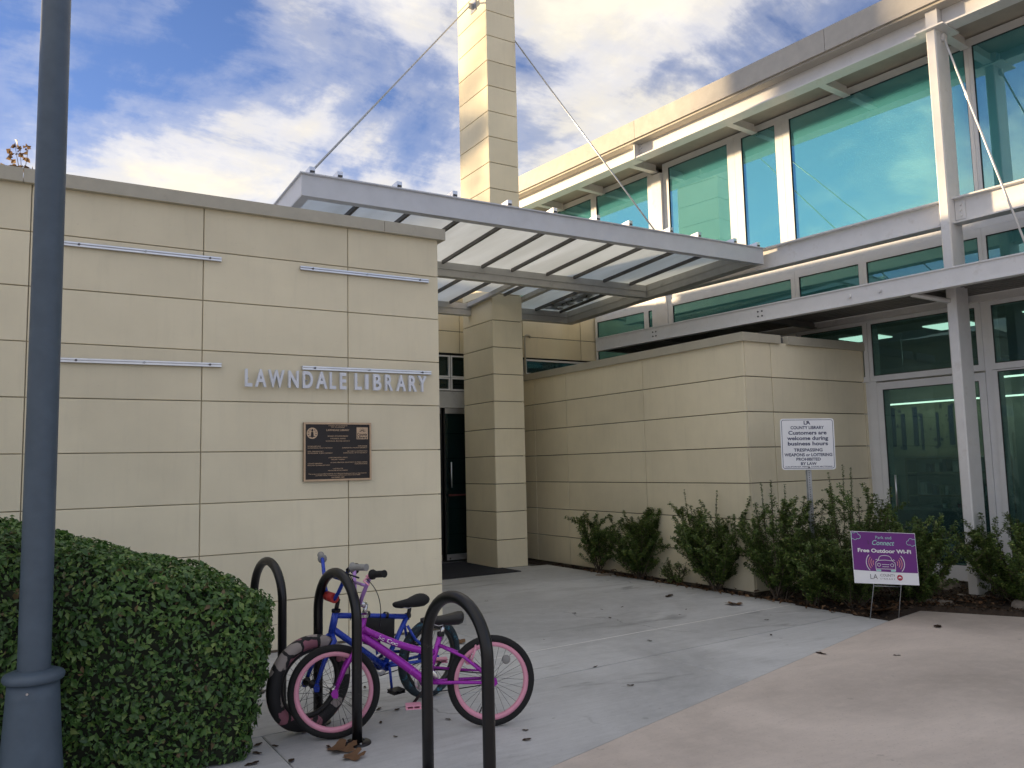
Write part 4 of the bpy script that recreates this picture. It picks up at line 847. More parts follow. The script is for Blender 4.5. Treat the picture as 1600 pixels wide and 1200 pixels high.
# ------------------------------------------------------------------ hedge
HD = thing('hedge', (0, 5.2, 0), 'dense trimmed dark green hedge with rounded end behind the lamp post', 'hedge')
foot = [(1.08, 4.30), (1.19, 4.40), (1.25, 4.61), (1.16, 4.95), (.90, 5.35), (.36, 5.88), (-.1, 6.12), (-1.0, 6.3), (-2.6, 6.45), (-2.6, 5.0), (-1.4, 4.75), (-.4, 4.6), (.3, 4.44), (.75, 4.33)]
def catmull(p, n=8):
    out = []
    for i in range(len(p)):
        a, b, c, d = (Vector(p[(i + k) % len(p)]) for k in (-1, 0, 1, 2))
        for j in range(n): t = j / n; out.append(.5 * ((2 * b) + (c - a) * t + (2 * a - 5 * b + 4 * c - d) * t * t + (3 * b - a - 3 * c + d) * t ** 3))
    return out
fc = catmull(foot); nf = len(fc); cen = Vector((-.35, 5.25))
prof = [(.70, .0), (.78, .14), (.86, .30), (.93, .48), (.98, .64), (1.0, .78), (.985, .87), (.955, .93), (.90, .97), (.82, .99), (.68, 1.0), (.45, 1.01), (.22, 1.015), (.02, 1.02)]
axis_pts = [Vector((.95, 4.75)), Vector((-2.2, 5.65))]
def axis_near(p):
    a, b = axis_pts; t = max(0, min(1, (p - a).dot(b - a) / (b - a).length_squared)); return a.lerp(b, t)
def hedge_surface(shrink):
    V = []; F = []; hr = random.Random(2)
    for k, (r, h) in enumerate(prof):
        for i in range(nf):
            p = fc[i]; c = axis_near(p); q = c + (p - c) * (r * shrink)
            zt = .80 + .40 * min(1.05, max(0, (1.28 - q.x) / 1.28)) ** .9
            wob = 1 + .025 * math.sin(i * .55 + k) + .02 * math.sin(i * 1.3 + k * 2.1)
            q = c + (p - c) * (r * shrink * (wob if 0 < k < 9 else 1))
            V.append((q.x, q.y, max(0, (h * zt) - (1 - shrink) * (1.0 if h > .9 else 0)) + .012 * math.sin(q.x * 13 + q.y * 9)))
    for k in range(len(prof) - 1):
        for i in range(nf): j = (i + 1) % nf; F.append((k * nf + i, k * nf + j, (k + 1) * nf + j, (k + 1) * nf + i))
    return V, F
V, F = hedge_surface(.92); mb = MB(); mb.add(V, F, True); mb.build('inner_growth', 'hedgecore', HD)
V, F = hedge_surface(1.0); V = np.array(V); Tq = np.array([(f_[0], f_[1], f_[2]) for f_ in F] + [(f_[0], f_[2], f_[3]) for f_ in F])
def sample_tri(V, T, n, rng):
    a, b, c = V[T[:, 0]], V[T[:, 1]], V[T[:, 2]]; cr = np.cross(b - a, c - a); ar = np.linalg.norm(cr, axis=1) / 2
    ok_ = (a[:, 0] > -1.1); ar = ar * ok_
    i = rng.choice(len(T), n, p=ar / ar.sum()); u = rng.random((n, 1)); v = rng.random((n, 1)); fl = (u + v) > 1; u = np.where(fl, 1 - u, u); v = np.where(fl, 1 - v, v)
    return a[i] + (b[i] - a[i]) * u + (c[i] - a[i]) * v, cr[i] / (np.linalg.norm(cr[i], axis=1)[:, None] + 1e-9)
P, Nn = sample_tri(V, Tq, 66000, rng)
c_ = np.array([[*axis_near(Vector((p[0], p[1]))), .5] for p in P]); flip = ((P - c_) * Nn).sum(1) < 0; Nn[flip] *= -1
depth = rng.random(len(P)) ** 1.6 * .10; P = P - Nn * (depth[:, None] - .015)
lumps = np.sin(P[:, 0] * 17 + P[:, 2] * 11) * np.sin(P[:, 2] * 19 + P[:, 1] * 13); P = P + Nn * (lumps * .020 + .014 * np.sin(P[:, 0] * 6.3 + 1) * np.sin(P[:, 1] * 5.1 + P[:, 2] * 7))[:, None]
Nl = Nn + rng.normal(size=Nn.shape) * .48 + np.array([0, 0, .35]); Nl /= np.linalg.norm(Nl, axis=1)[:, None]
P[:, 2] = np.maximum(P[:, 2], .01)
me = leaves_mesh('foliage', P - np.array(HD.location), Nl, rng.uniform(.020, .046, len(P)) * rng.choice([.6, .85, 1, 1.3], len(P)), 'hedge', rng, up_bias=-.5, aspect=.52)
o = bpy.data.objects.new('foliage', me); COL.objects.link(o); o.parent = HD; o['kind'] = 'stuff'
mb = MB()
for k in range(160):
    i = rng.integers(len(P)); b0 = Vector(P[i] - Nn[i] * .06); d_ = Vector(Nn[i]) + Vector(rng.normal(size=3)) * .6; mb.tube([b0, b0 + d_.normalized() * rng.uniform(.04, .09)], [.0022, .0012], 4)
tw = mb.build('twigs', 'twig', HD); tw['kind'] = 'stuff'
# shoots that stick out of the top
mb = MB(); SP = []; SN = []
for k in range(70):
    i = rng.integers(len(P)); 
    if Nn[i][2] < .45: continue
    b0 = Vector(P[i]); tip = b0 + Vector((rng.normal() * .02, rng.normal() * .02, rng.uniform(.03, .09))); mb.tube([b0, tip], [.0018, .001], 4)
    for q in range(7): t = .2 + .8 * q / 6; pt = b0.lerp(tip, t); SP.append(pt); v = Vector((rng.normal(), rng.normal(), .8)).normalized(); SN.append(v)
mb.build('shoots', 'twig', HD)['kind'] = 'stuff'
me = leaves_mesh('shoot_leaves', np.array(SP) - np.array(HD.location), np.array(SN), rng.uniform(.018, .030, len(SP)), 'hedge', rng, up_bias=.6)
o = bpy.data.objects.new('shoot_leaves', me); COL.objects.link(o); o.parent = HD; o['kind'] = 'stuff'

# ------------------------------------------------------------------ shrubs
def shrub(x, y, h, w, nst, nl, label, seed, lean=(0, 0), sprigs=6, lsize=.024, bare=.25):
    r = np.random.default_rng(seed); t = thing('shrub', (x, y, -.02), label, 'shrub', 'shrubs in the planting bed')
    mb = MB(); P = []; Nn = []; D = []
    for k in range(nst):
        a = r.uniform(0, 2 * math.pi); sp = r.uniform(.15, 1) ** .7 * w / 2; hh = h * r.uniform(.62, 1.0) * (1.0 - .35 * (sp / (w / 2)) ** 2)
        tip = Vector((x + math.cos(a) * sp + lean[0] * hh, y + math.sin(a) * sp + lean[1] * hh, hh)); base = Vector((x + r.normal() * .035, y + r.normal() * .035, -.03))
        mid = base.lerp(tip, .45) + Vector((math.cos(a) * sp * .22, math.sin(a) * sp * .22, 0))
        pts = [base.lerp(mid, i / 4) * (1 - i / 4) + mid.lerp(tip, i / 4) * (i / 4) for i in range(5)]
        pts = [(1 - s) ** 2 * base + 2 * s * (1 - s) * mid + s * s * tip + Vector((r.normal(), r.normal(), 0)) * .008 for s in [i_ / 6 for i_ in range(7)]]
        mb.tube(pts, [.008 * (1 - .8 * i / 6) + .001 for i in range(7)], 5, caps=False)
        subs = [(pts, bare)]
        for q in range(r.integers(6, 10)):
            i = int(r.integers(1, 6)); b0 = pts[i]; L = h * r.uniform(.14, .34); dr = Vector((math.cos(a) * .5 + r.normal() * .6, math.sin(a) * .5 + r.normal() * .6, r.uniform(.4, 1.2))).normalized()
            sp_ = [b0 + dr * L * s + Vector((0, 0, .12 * L * s * s)) for s in (0, .35, .7, 1)]; mb.tube(sp_, [.0035, .003, .002, .001], 4, caps=False); subs.append((sp_, .1))
        per = nl // (nst * 8)
        for pp, b_ in subs:
            m = per if pp is not pts else per * 2
            for q in range(m):
                s = b_ + (1 - b_) * r.random() ** .75; f_ = s * (len(pp) - 1); i = min(len(pp) - 2, int(f_)); c = pp[i].lerp(pp[i + 1], f_ - i); ax = (pp[i + 1] - pp[i]).normalized()
                rad = Vector((r.normal(), r.normal(), r.normal())); rad = (rad - ax * rad.dot(ax)).normalized(); p = c + rad * r.uniform(.006, .030)
                P.append(p); Nn.append((ax * r.uniform(.2, 1.0) - rad * .25 + Vector((0, 0, .35)) + Vector((r.normal(), r.normal(), r.normal())) * .3).normalized())
    P = np.array(P); Nn = np.array(Nn)
    q_ = P - np.array([6.911, 4.728, .55]); fr_ok = ~((q_ @ np.array([-.521, -.853, 0]) > -.05) & (np.abs(q_ @ np.array([.853, -.521, 0])) < .36) & (P[:, 2] < .86)); P = P[fr_ok]; Nn = Nn[fr_ok]
    inw = (P[:, 0] > 7.15) & (P[:, 1] > 6.50); P[inw & (P[:, 1] > 6.75), 0] = 7.15 - r.random((inw & (P[:, 1] > 6.75)).sum()) * .05; k2 = inw & (P[:, 1] <= 6.75); P[k2, 1] = 6.50 - r.random(k2.sum()) * .05
    V_ = np.array(mb.v); iv = (V_[:, 0] > 7.165) & (V_[:, 1] > 6.75); V_[iv, 0] = 7.165; iv = (V_[:, 0] > 7.165) & (V_[:, 1] > 6.52); V_[iv, 1] = 6.52; mb.v = [tuple(q) for q in V_]
    mb.build('branches', 'twig', t)
    me = leaves_mesh('foliage', P - np.array(t.location), Nn, r.uniform(lsize * .7, lsize * 1.25, len(P)), 'shrub', r, up_bias=.5, aspect=.5, fold=.3)
    o = bpy.data.objects.new('foliage', me); COL.objects.link(o); o.parent = t; o['kind'] = 'stuff'; return t
shrub(7.03, 9.17, .92, .66, 9, 4200, 'smallest sparse shrub with bare stems nearest the pillar', 11, (-.05, .12), lsize=.036, bare=.4)
shrub(7.02, 8.30, 1.0, .82, 18, 12000, 'upright bushy shrub second from the pillar against the low wall', 12, lsize=.034, bare=.18)
shrub(7.02, 6.95, 1.12, .95, 20, 15000, 'broad dark shrub third from the pillar, just before the wall corner', 13, (-.02, .05), lsize=.033, bare=.22)
shrub(7.10, 6.12, 1.15, .86, 20, 15000, 'tall shrub standing right at the wall corner', 14, lsize=.032, bare=.25)
shrub(7.28, 5.32, 1.2, 1.2, 34, 28000, 'biggest shrub with upright shoots directly behind the purple yard sign', 15, (.0, -.02), lsize=.030, bare=.15)
shrub(7.04, 5.66, .85, .60, 14, 8500, 'low bushy shrub wrapped around the notice sign post', 21, lsize=.031, bare=.12)
shrub(7.78, 5.02, .98, .9, 26, 20000, 'rounded shrub to the right of the yard sign before the glass door', 16, lsize=.030, bare=.1)
shrub(8.45, 4.30, 1.0, 1.3, 34, 28000, 'wide shrub at the right edge in front of the white column', 17, (.05, -.05), lsize=.030, bare=.22)
shrub(8.75, 3.72, .9, 1.0, 22, 15000, 'shrub cut off by the right edge of the picture', 18, lsize=.030, bare=.25)
shrub(7.03, 7.62, .36, .34, 8, 900, 'knee-high young plant between two shrubs by the low wall', 19, lsize=.026, bare=.1)
# long single shoots
def shoots(x, y, z0, items, label, seed):
    r = np.random.default_rng(seed); t = thing('shrub_shoots', (x, y, z0), label, 'plant', 'tall shoots above the shrubs'); mb = MB(); P = []; Nn = []
    for dx, dy, h in items:
        a = Vector((x + dx, y + dy, z0)); b = a + Vector((r.normal() * .03 + dx * .25, r.normal() * .03 + dy * .25, h)); mb.tube([a, a.lerp(b, .5), b], [.004, .003, .0015], 5, caps=False)
        for q in range(int(h * 260)):
            s = r.random(); c = a.lerp(b, s); rad = Vector((r.normal(), r.normal(), 0)).normalized(); P.append(c + rad * .010); Nn.append((Vector((0, 0, .7)) - rad * .5 + Vector((r.normal(), r.normal(), r.normal())) * .25).normalized())
    mb.build('stems', 'twig', t); me = leaves_mesh('foliage', np.array(P) - np.array((x, y, z0)), np.array(Nn), r.uniform(.016, .026, len(P)), 'shrub', r, up_bias=1.5, aspect=.5); o = bpy.data.objects.new('foliage', me); COL.objects.link(o); o.parent = t; o['kind'] = 'stuff'
shoots(7.28, 5.38, .75, ((-.12, .04, .58), (.0, .03, .66), (.07, -.02, .62), (.2, -.1, .42)), 'leafy shoots rising highest above the biggest shrub beside the notice sign', 31)
shoots(7.08, 6.15, .75, ((-.1, .02, .48), (.05, .05, .50), (.14, -.06, .45)), 'leafy shoots rising above the corner shrub', 32)
shoots(7.0, 6.95, .75, ((-.18, .2, .40), (.04, .0, .38)), 'leafy shoots rising above the shrub before the wall corner', 33)
# ------------------------------------------------------------------ bicycle racks
def rack(far, near, label):
    c = ((far[0] + near[0]) / 2, (far[1] + near[1]) / 2, 0); t = thing('bicycle_rack', c, label, 'bicycle rack', 'hoop racks')
    f_, n_ = Vector((*far, 0)), Vector((*near, 0)); ax = (n_ - f_); r = ax.length / 2; ax.normalize(); top = .914 - .030; m = (f_ + n_) / 2; zc = top - r
    pts = [f_ + Vector((0, 0, z)) for z in (-.02, .25, zc * .8)] + [m + ax * (-r * math.cos(a)) + Vector((0, 0, zc + r * math.sin(a))) for a in [math.pi * i / 20 for i in range(21)]] + [n_ + Vector((0, 0, z)) for z in (zc * .8, .25, -.02)]
    mb = MB(); mb.tube(pts, .0275, 18); mb.build('hoop', 'black', t)
    for p in (f_, n_):
        mb = MB(); mb.lathe([(.030, .010), (.072, .010), (.075, .006), (.075, 0)], 28, p); fl = mb.build('base_flange', 'black', t)
        for k in range(3): a = k * 2.094 + .5; q = p + Vector((math.cos(a) * .056, math.sin(a) * .056, .010)); mb = MB(); mb.tube([q, q + Vector((0, 0, .007))], .007, 6); mb.build('anchor_bolt', 'galv', fl)
rack((1.475, 5.74), (1.53, 5.27), 'black hoop rack farthest back beside the hedge end'); rack((1.618, 4.841), (1.674, 4.363), 'black hoop rack in the middle with the bicycles locked through it'); rack((1.735, 3.615), (1.79, 3.135), 'nearest black hoop rack in front of the purple bicycle')

# ------------------------------------------------------------------ bicycles (local frame: x forward, y to the left, z up, origin at the rear tyre's contact)
def bez(a, b, c, n=9): a, b, c = Vector(a), Vector(b), Vector(c); return [(1 - t) ** 2 * a + 2 * t * (1 - t) * b + t * t * c for t in [i / (n - 1) for i in range(n)]]
def torus(mb, c, Rr, r, n=56, m=12, sq=1.0, ry=None):
    V = []; F = []; ry = ry or r
    for i in range(n):
        a = 2 * math.pi * i / n
        for j in range(m): b = 2 * math.pi * j / m; rr = Rr + r * math.cos(b); V.append((c[0] + rr * math.cos(a), c[1] + ry * math.sin(b), c[2] + rr * math.sin(a)))
    for i in range(n):
        for j in range(m): F.append((i * m + j, i * m + (j + 1) % m, ((i + 1) % n) * m + (j + 1) % m, ((i + 1) % n) * m + j))
    return mb.add(V, F, True)
def wheel(parent, cx_, rad, tyre, rim, thick, mats, nsp=28, rot=0.0):
    c = (0, 0, 0); mb = MB(); torus(mb, c, rad - thick, thick, ry=thick * .95); w = mb.build('wheel', tyre, parent, (0, 0, 0)); w.location = (cx_, 0, rad); w.rotation_euler = (0, rot, 0)
    ri = rad - thick * 2; mb = MB(); mb.lathe([(ri + .010, -.015), (ri + .010, .015), (ri - .012, .015), (ri - .018, .008), (ri - .018, -.008), (ri - .012, -.015)], 56, c, 'y', True); mb.build('rim', rim, w, (0, 0, 0))
    mb = MB()
    for k in range(nsp):
        a = 2 * math.pi * k / nsp; s = 1 if k % 2 else -1; b = a + (.38 if (k // 2) % 2 else -.38)
        mb.tube([(.022 * math.cos(b), s * .030, .022 * math.sin(b)), ((ri - .016) * math.cos(a), s * .004, (ri - .016) * math.sin(a))], .0011, 4, caps=False)
    mb.build('spokes', mats['spoke'], w, (0, 0, 0))
    mb = MB(); mb.lathe([(0, -.052), (.007, -.052), (.007, -.036), (.024, -.034), (.024, -.028), (.014, -.022), (.014, .022), (.024, .028), (.024, .034), (.007, .036), (.007, .052), (0, .052)], 20, c, 'y'); mb.build('hub', mats['hub'], w, (0, 0, 0))
    mb = MB(); mb.tube([((ri - .02) * .7071, 0, -(ri - .02) * .7071), ((ri - .055) * .7071, .002, -(ri - .055) * .7071)], .0035, 6); mb.build('valve', 'blackpl', w, (0, 0, 0)); return w
def bicycle(name, label, rear, front, lean, c, seed=0, steer=0.0):
    rear, front = Vector((*rear, 0)), Vector((*front, 0)); d = front - rear; wb = d.length
    t = thing(name, rear, label, 'bicycle', 'parked bicycles'); t.rotation_euler = Matrix.Rotation(math.atan2(d.y, d.x), 3, 'Z').to_euler(); 
    t.rotation_euler = (Matrix.Rotation(math.atan2(d.y, d.x), 3, 'Z') @ Matrix.Rotation(lean, 3, 'X')).to_euler()
    B = lambda mb, nm, mt, p=t: mb.build(nm, mt, p, (0, 0, 0))
    r = c['rad']; fr = c['frame']; mats = dict(spoke='spoke', hub=c.get('hub', 'blackpl'))
    wheel(t, 0, r, c['tyreR'], c['rim'], c['thick'], mats, rot=.4)
    bb = Vector((.365, 0, .265)); st = Vector(c.get('st', (.295, 0, .50))); ht = Vector((wb - .163, 0, .645)); hb = Vector((wb - .140, 0, .535))
    mb = MB()
    if c['curved']:
        mb.tube(bez(hb + Vector((.004, 0, .055)), Vector((.50, 0, .455)), bb + Vector((-.045, 0, .16)), 10), .0195, 12); mb.tube(bez(hb + Vector((.0, 0, .012)), Vector((.52, 0, .40)), bb, 10), .0235, 12)
    else:
        mb.tube([ht + Vector((-.005, 0, -.025)), st + Vector((.0, 0, .02))], .0165, 12); mb.tube([hb + Vector((0, 0, .015)), bb], .019, 12)
    mb.tube([bb, st + Vector((-.012, 0, .03))], .016, 12); mb.tube([hb - (ht - hb) * .1, ht + (ht - hb) * .05], .021, 14)
    mb.lathe([(.024, -.036), (.024, .036)], 16, bb, 'y')
    for s in (1, -1):
        mb.tube([bb + Vector((-.02, s * .022, 0)), Vector((.2, s * .04, r + .01)), Vector((.0, s * .062, r))], .010, 10); mb.tube([st + Vector((.0, s * .014, -.035)), Vector((.16, s * .045, .40)), Vector((.0, s * .062, r + .012))], .009, 10)
        mb.prism([(.045, r - .03), (.05, r + .012), (.01, r + .035), (-.022, r + .022), (-.028, r - .008), (-.005, r - .026)], s * .058, s * .064, lambda u, v, w: (u, w, v))
    B(mb, 'frame', fr)
    if c['curved']:   # flowing decal strips on the tubes
        for k, (tt, mt) in enumerate(((.22, 'violet'), (.40, 'violet'), (.58, 'violet'), (.72, 'pink'))):
            q = bez(hb + Vector((.0, 0, .012)), Vector((.52, 0, .40)), bb, 40); i = int(tt * 39)
            mb = MB()
            for s in (1, -1): mb.add([(q[i + j].x, s * (.0240 - .002 * abs(e)), q[i + j].z + e * .009 * (1 - .3 * j)) for j in range(0, 4) for e in (-1, 1)], [(0, 1, 3, 2), (2, 3, 5, 4), (4, 5, 7, 6)])
            B(mb, 'decal', mt)
        fr2 = lambda s: (lambda u, v, w: (hb.x - .125 - u * .80 * s, s * .0178, .482 + v - u * .80 * .44))
        mb = MB(); V_, F_ = text_verts('So Cool'); sc = .030
        q = bez(hb + Vector((.004, 0, .055)), Vector((.50, 0, .455)), bb + Vector((-.045, 0, .16)), 60)
        vv = []
        for p in V_:
            i = min(58, max(0, 14 + int(p[0] * sc / .0062))); a = q[i]; b_ = q[i + 1]; tg = (b_ - a).normalized(); nr = Vector((-tg.z, 0, tg.x)); nr = nr if nr.z > 0 else -nr
            vv.append(a + nr * (p[1] * sc - .010) + Vector((0, .0202, 0)))
        mb.add(vv, F_); B(mb, 'lettering', 'signtxt')
        mb = MB(); e0 = bb + Vector((-.012, .0165, .055)); mb.add([e0 + Vector((-.012, 0, 0)), e0 + Vector((.008, 0, -.004)), e0 + Vector((-.002, 0, .045)), e0 + Vector((-.022, 0, .045))], [(0, 1, 2, 3)]); B(mb, 'sticker', 'signwhite')
    # saddle
    mb = MB(); mb.tube([st + Vector((-.01, 0, .0)), st + Vector((-.03, 0, .085))], .0125, 10); sp = B(mb, 'seat_post', c['post'])
    mb = MB(); mb.lathe([(.02, -.012), (.022, 0), (.02, .012)], 14, st + Vector((-.012, 0, .025))); B(mb, 'seat_clamp', 'blackpl')
    V = []; F = []; n = 12; so = st + Vector((-.02, 0, .095)); L_ = .245
    prof_ = [(1.0, .012, .012), (.93, .020, .020), (.75, .026, .026), (.5, .040, .030), (.28, .068, .036), (.12, .076, .040), (.03, .066, .036), (.0, .045, .024)]
    for tt, hw, hh in prof_:
        xx = so.x - L_ * .5 + tt * L_; zz_ = so.z + .014 + .012 * (1 - tt) ** 2 - .006 * math.sin(tt * 3.1)
        for j in range(n): a = 2 * math.pi * j / n; V.append((xx, hw * math.cos(a), zz_ + hh * (math.sin(a) * .75 if math.sin(a) > 0 else 1.15 * math.sin(a))))
    for k in range(len(prof_) - 1):
        for j in range(n): F.append((k * n + j, (k + 1) * n + j, (k + 1) * n + (j + 1) % n, k * n + (j + 1) % n))
    F += [tuple(range(n)), tuple(range((len(prof_) - 1) * n, len(prof_) * n))[::-1]]
    mb = MB(); mb.add(V, F, True); B(mb, 'saddle', c['saddle'])
    mb = MB()
    for s in (1, -1): mb.tube([so + Vector((.09, s * .012, .0)), so + Vector((.02, s * .018, -.022)), so + Vector((-.09, s * .03, .0))], .0035, 6)
    B(mb, 'saddle_rails', 'chrome', sp)
    # crank set
    ca = c['crank']; cd = Vector((math.cos(ca), 0, math.sin(ca)))
    for s, sg in ((1, 1), (-1, -1)):
        mb = MB(); mb.tube([bb + Vector((0, s * .045, 0)), bb + Vector((0, s * .058, 0)), bb + cd * (sg * .03) + Vector((0, s * .062, 0)), bb + cd * (sg * .127) + Vector((0, s * .070, 0))], .0085, 8); ck_ = B(mb, 'crank', c['crankmat'])
    mb = MB(); mb.lathe([(.018, .034), (.066, .034), (.070, .036), (.070, .040), (.066, .042), (.05, .042), (.018, .044)], 30, bb * Vector((1, -1, 1)) if False else bb + Vector((0, -.078 if not c['near_chain'] else .0, 0)), 'y', True); B(mb, 'sprocket', 'chrome', ck_)
    for s, sg in ((1, 1), (-1, -1)):
        p = bb + cd * (sg * .127) + Vector((0, s * .115, 0)); mb = MB(); mb.box(p.x - .042, p.x + .042, p.y - .036, p.y + .036, p.z - .011, p.z - .005); mb.box(p.x - .042, p.x + .042, p.y - .036, p.y + .036, p.z + .005, p.z + .011)
        for q in (-.036, 0, .036): mb.box(p.x + q - .004, p.x + q + .004, p.y - .034, p.y + .034, p.z - .005, p.z + .005)
        pd = B(mb, 'pedal', c['pedal'], ck_)
    sg = -1 if not c['near_chain'] else 1; yy = sg * .038; mb = MB()
    mb.tube([(bb.x, yy, bb.z + .068), (.0, yy, r + .028), (-.026, yy, r + .004), (0, yy, r - .028), (bb.x, yy, bb.z - .068)], .0035, 5); B(mb, 'chain', 'spoke')
    mb = MB(); mb.prism([(bb.x + .02, bb.z + .085), (.02, r + .048), (.0, r + .038), (bb.x - .02, bb.z + .055)], yy * 1.25, yy * 1.35, lambda u, v, w: (u, w, v)); B(mb, 'chain_guard', c['guard'])
    # fork and front wheel: turned about the steering axis
    hx = bpy.data.objects.new('fork', None); 
    fm = MB(); fa = Vector((wb, 0, r))
    for s in (1, -1): fm.tube([hb + Vector((.006, s * .012, -.020)), hb + Vector((.010, s * .046, -.045)), Vector((wb - .060, s * .050, r + .13)), Vector((wb - .004, s * .056, r - .002))], [.015, .015, .0135, .010], 12)
    fm.tube([hb + Vector((.004, 0, -.04)), hb + Vector((0, 0, .0))], .018, 10); fk = B(fm, 'fork', fr)
    fm = MB()
    for s in (1, -1): fm.prism([(wb - .026, r - .008), (wb - .020, r - .026), (wb + .004, r - .022), (wb + .014, r), (wb + .004, r + .022), (wb - .018, r + .026)], s * .060, s * .066, lambda u, v, w: (u, w, v))
    B(fm, 'dropout', fr, fk)
    w = wheel(t, wb, c.get('radF', r), c['tyreF'], c['rim'], c['thickF'], mats, rot=1.1)
    # stem, handlebar, grips, brake
    ax = (ht - hb).normalized(); s0_ = ht + ax * .07
    mb = MB(); mb.tube([ht, s0_], .0125, 10); mb.tube([s0_ - ax * .01, s0_ + Vector((.045, 0, .012))], .017, 10); mb.lathe([(.026, -.008), (.026, .008)], 14, ht + ax * .004); sm = B(mb, 'stem', 'chrome' if c['curved'] else 'blackpl')
    h0 = s0_ + Vector((.047, 0, .012)); bars = []
    for s in (1, -1): bars.append([h0, h0 + Vector((0, s * .045, 0)), h0 + Vector((-.004, s * .085, .045)), h0 + Vector((-.022, s * .165, c['rise'] - .02)), h0 + Vector((-.03, s * .19, c['rise'])), h0 + Vector((-.065, s * .285, c['rise'] + .008))])
    br_ = c.get('barrot', 0); rm = Matrix.Rotation(br_, 3, 'Z'); bars = [[s0_ + rm @ (p - s0_) for p in b] for b in bars]; h0 = bars[0][0]
    for k, b in enumerate(bars):
        mb = MB(); mb.tube(b, .0112, 10); B(mb, 'handlebar', c['bar'], sm)
        e, e2 = b[-1], b[-2]; dd_ = (e - e2).normalized(); mb = MB(); g0 = e - dd_ * .105
        mb.tube([g0, g0 + dd_ * .004, g0 + dd_ * .010, g0 + dd_ * .014, g0 + dd_ * .05, e, e + dd_ * .008], [.018, .028, .028, .0185, .0185, .0185, .021], 12); B(mb, 'grip', c['grip'], sm)
    mb = MB(); mb.tube([bars[0][3].lerp(bars[0][2], .45), bars[1][3].lerp(bars[1][2], .45)], .009, 8); B(mb, 'crossbar', c['bar'], sm)
    if c['pad']: mb = MB(); mb.tube([h0 + rm @ Vector((0, -.05, .005)), h0 + rm @ Vector((0, .05, .005))], .028, 12); B(mb, 'bar_pad', c['pad'], sm)
    e = bars[0][4]; mb = MB(); mb.tube([e + Vector((.02, .0, -.005)), e + Vector((.045, .03, -.03)), e + Vector((.02, .10, -.045))], .005, 6); mb.tube([e + Vector((.0, -.012, 0)), e + Vector((.03, .0, -.014))], .011, 8); B(mb, 'brake_lever', c['brake'], sm)
    mb = MB(); mb.tube(bez(e + Vector((.035, 0, -.02)), Vector((wb - .28, .10, .78)), Vector((wb - .25, .02, .585)), 14), .0025, 6); B(mb, 'brake_cable', 'blackpl')
    for nm, x0, z0, dx in (('front_brake', wb - .105, 2 * r - .035, .03), ('rear_brake', .115, 2 * r - .10, .03)):
        mb = MB()
        for s in (1, -1): mb.tube([(x0 - dx, s * .012, z0 + .055), (x0 - dx * .6, s * .045, z0 + .02), (x0 + dx * .2, s * .040, z0 - .045)], .006, 8); mb.box(x0 + dx * .2 - .022, x0 + dx * .2 + .022, s * .022 - .007, s * .022 + .007, z0 - .052, z0 - .040)
        B(mb, nm, c['brake'])
    mb = MB(); mb.lathe([(0, -.003), (.022, -.003), (.026, 0), (.022, .003), (0, .003)], 10, (-.09, .0, r + .11), 'y'); B(mb, 'spoke_reflector', 'greygrip')
    return t
bicycle('bicycle', 'purple girls bicycle with pink rims leaning at the middle hoop rack', (2.414, 4.189), (1.597, 4.509), R(2.0), dict(rad=.252, frame='purple', tyreR='rubber', tyreF='rubber', thick=.0225, thickF=.0225, rim='pink', curved=True, post='chrome', saddle='blackpl', crank=R(-48), crankmat='blackpl', near_chain=False, pedal='pink', guard='purple', bar='violet', barrot=.26, rise=.165, grip='rubber', pad=None, brake='pink', hub='chrome'))
bb_ = bicycle('bicycle', 'blue bicycle with animal print front tyre behind the purple one', (2.385, 4.945), (1.525, 4.735), R(-3.0), dict(rad=.252, frame='blue', tyreR='tealtyre', tyreF='leopard', thick=.026, thickF=.040, radF=.268, rim='blackpl', st=(.20, 0, .52), curved=False, post='blackpl', saddle='rubber', crank=R(-95), crankmat='blue', near_chain=False, pedal='blackpl', guard='blue', bar='blue', barrot=-.12, rise=.20, grip='greygrip', pad='red', brake='blackpl'))
# black bag strapped under the blue bicycle's top tube
mb = MB(); V = []; F = []
for k, (x, w_) in enumerate(((.30, .012), (.32, .03), (.41, .036), (.52, .03), (.58, .01))):
    zt = .525 + (x - .20) * .185; zb_ = .39 + (x - .30) * .45
    V += [(x, -w_, zt), (x, w_, zt), (x, w_ * 1.1, (zt + zb_) / 2), (x, w_, zb_), (x, -w_, zb_), (x, -w_ * 1.1, (zt + zb_) / 2)]
for k in range(4):
    for j in range(6): F.append((k * 6 + j, k * 6 + (j + 1) % 6, (k + 1) * 6 + (j + 1) % 6, (k + 1) * 6 + j))
F += [tuple(range(6))[::-1], tuple(range(24, 30))]; mb.add(V, F, True); bag = bpy.data.objects.new('frame_bag', mb.mesh('frame_bag', 'rubber')); COL.objects.link(bag); bag.matrix_world = Matrix.Translation(bb_.location) @ bb_.rotation_euler.to_matrix().to_4x4(); tag(bag, 'black pouch strapped under the top tube of the blue bicycle', 'bag')
for x in (.36, .50):
    mb = MB(); zt = .54 + (x - .20) * .19; mb.lathe([(.021, -.010), (.021, .010)], 14, (0, 0, 0)); s_ = mb.build('strap', 'blackpl', bag, (0, 0, 0)); s_.location = (x, 0, zt); s_.rotation_euler = (0, R(77), 0)

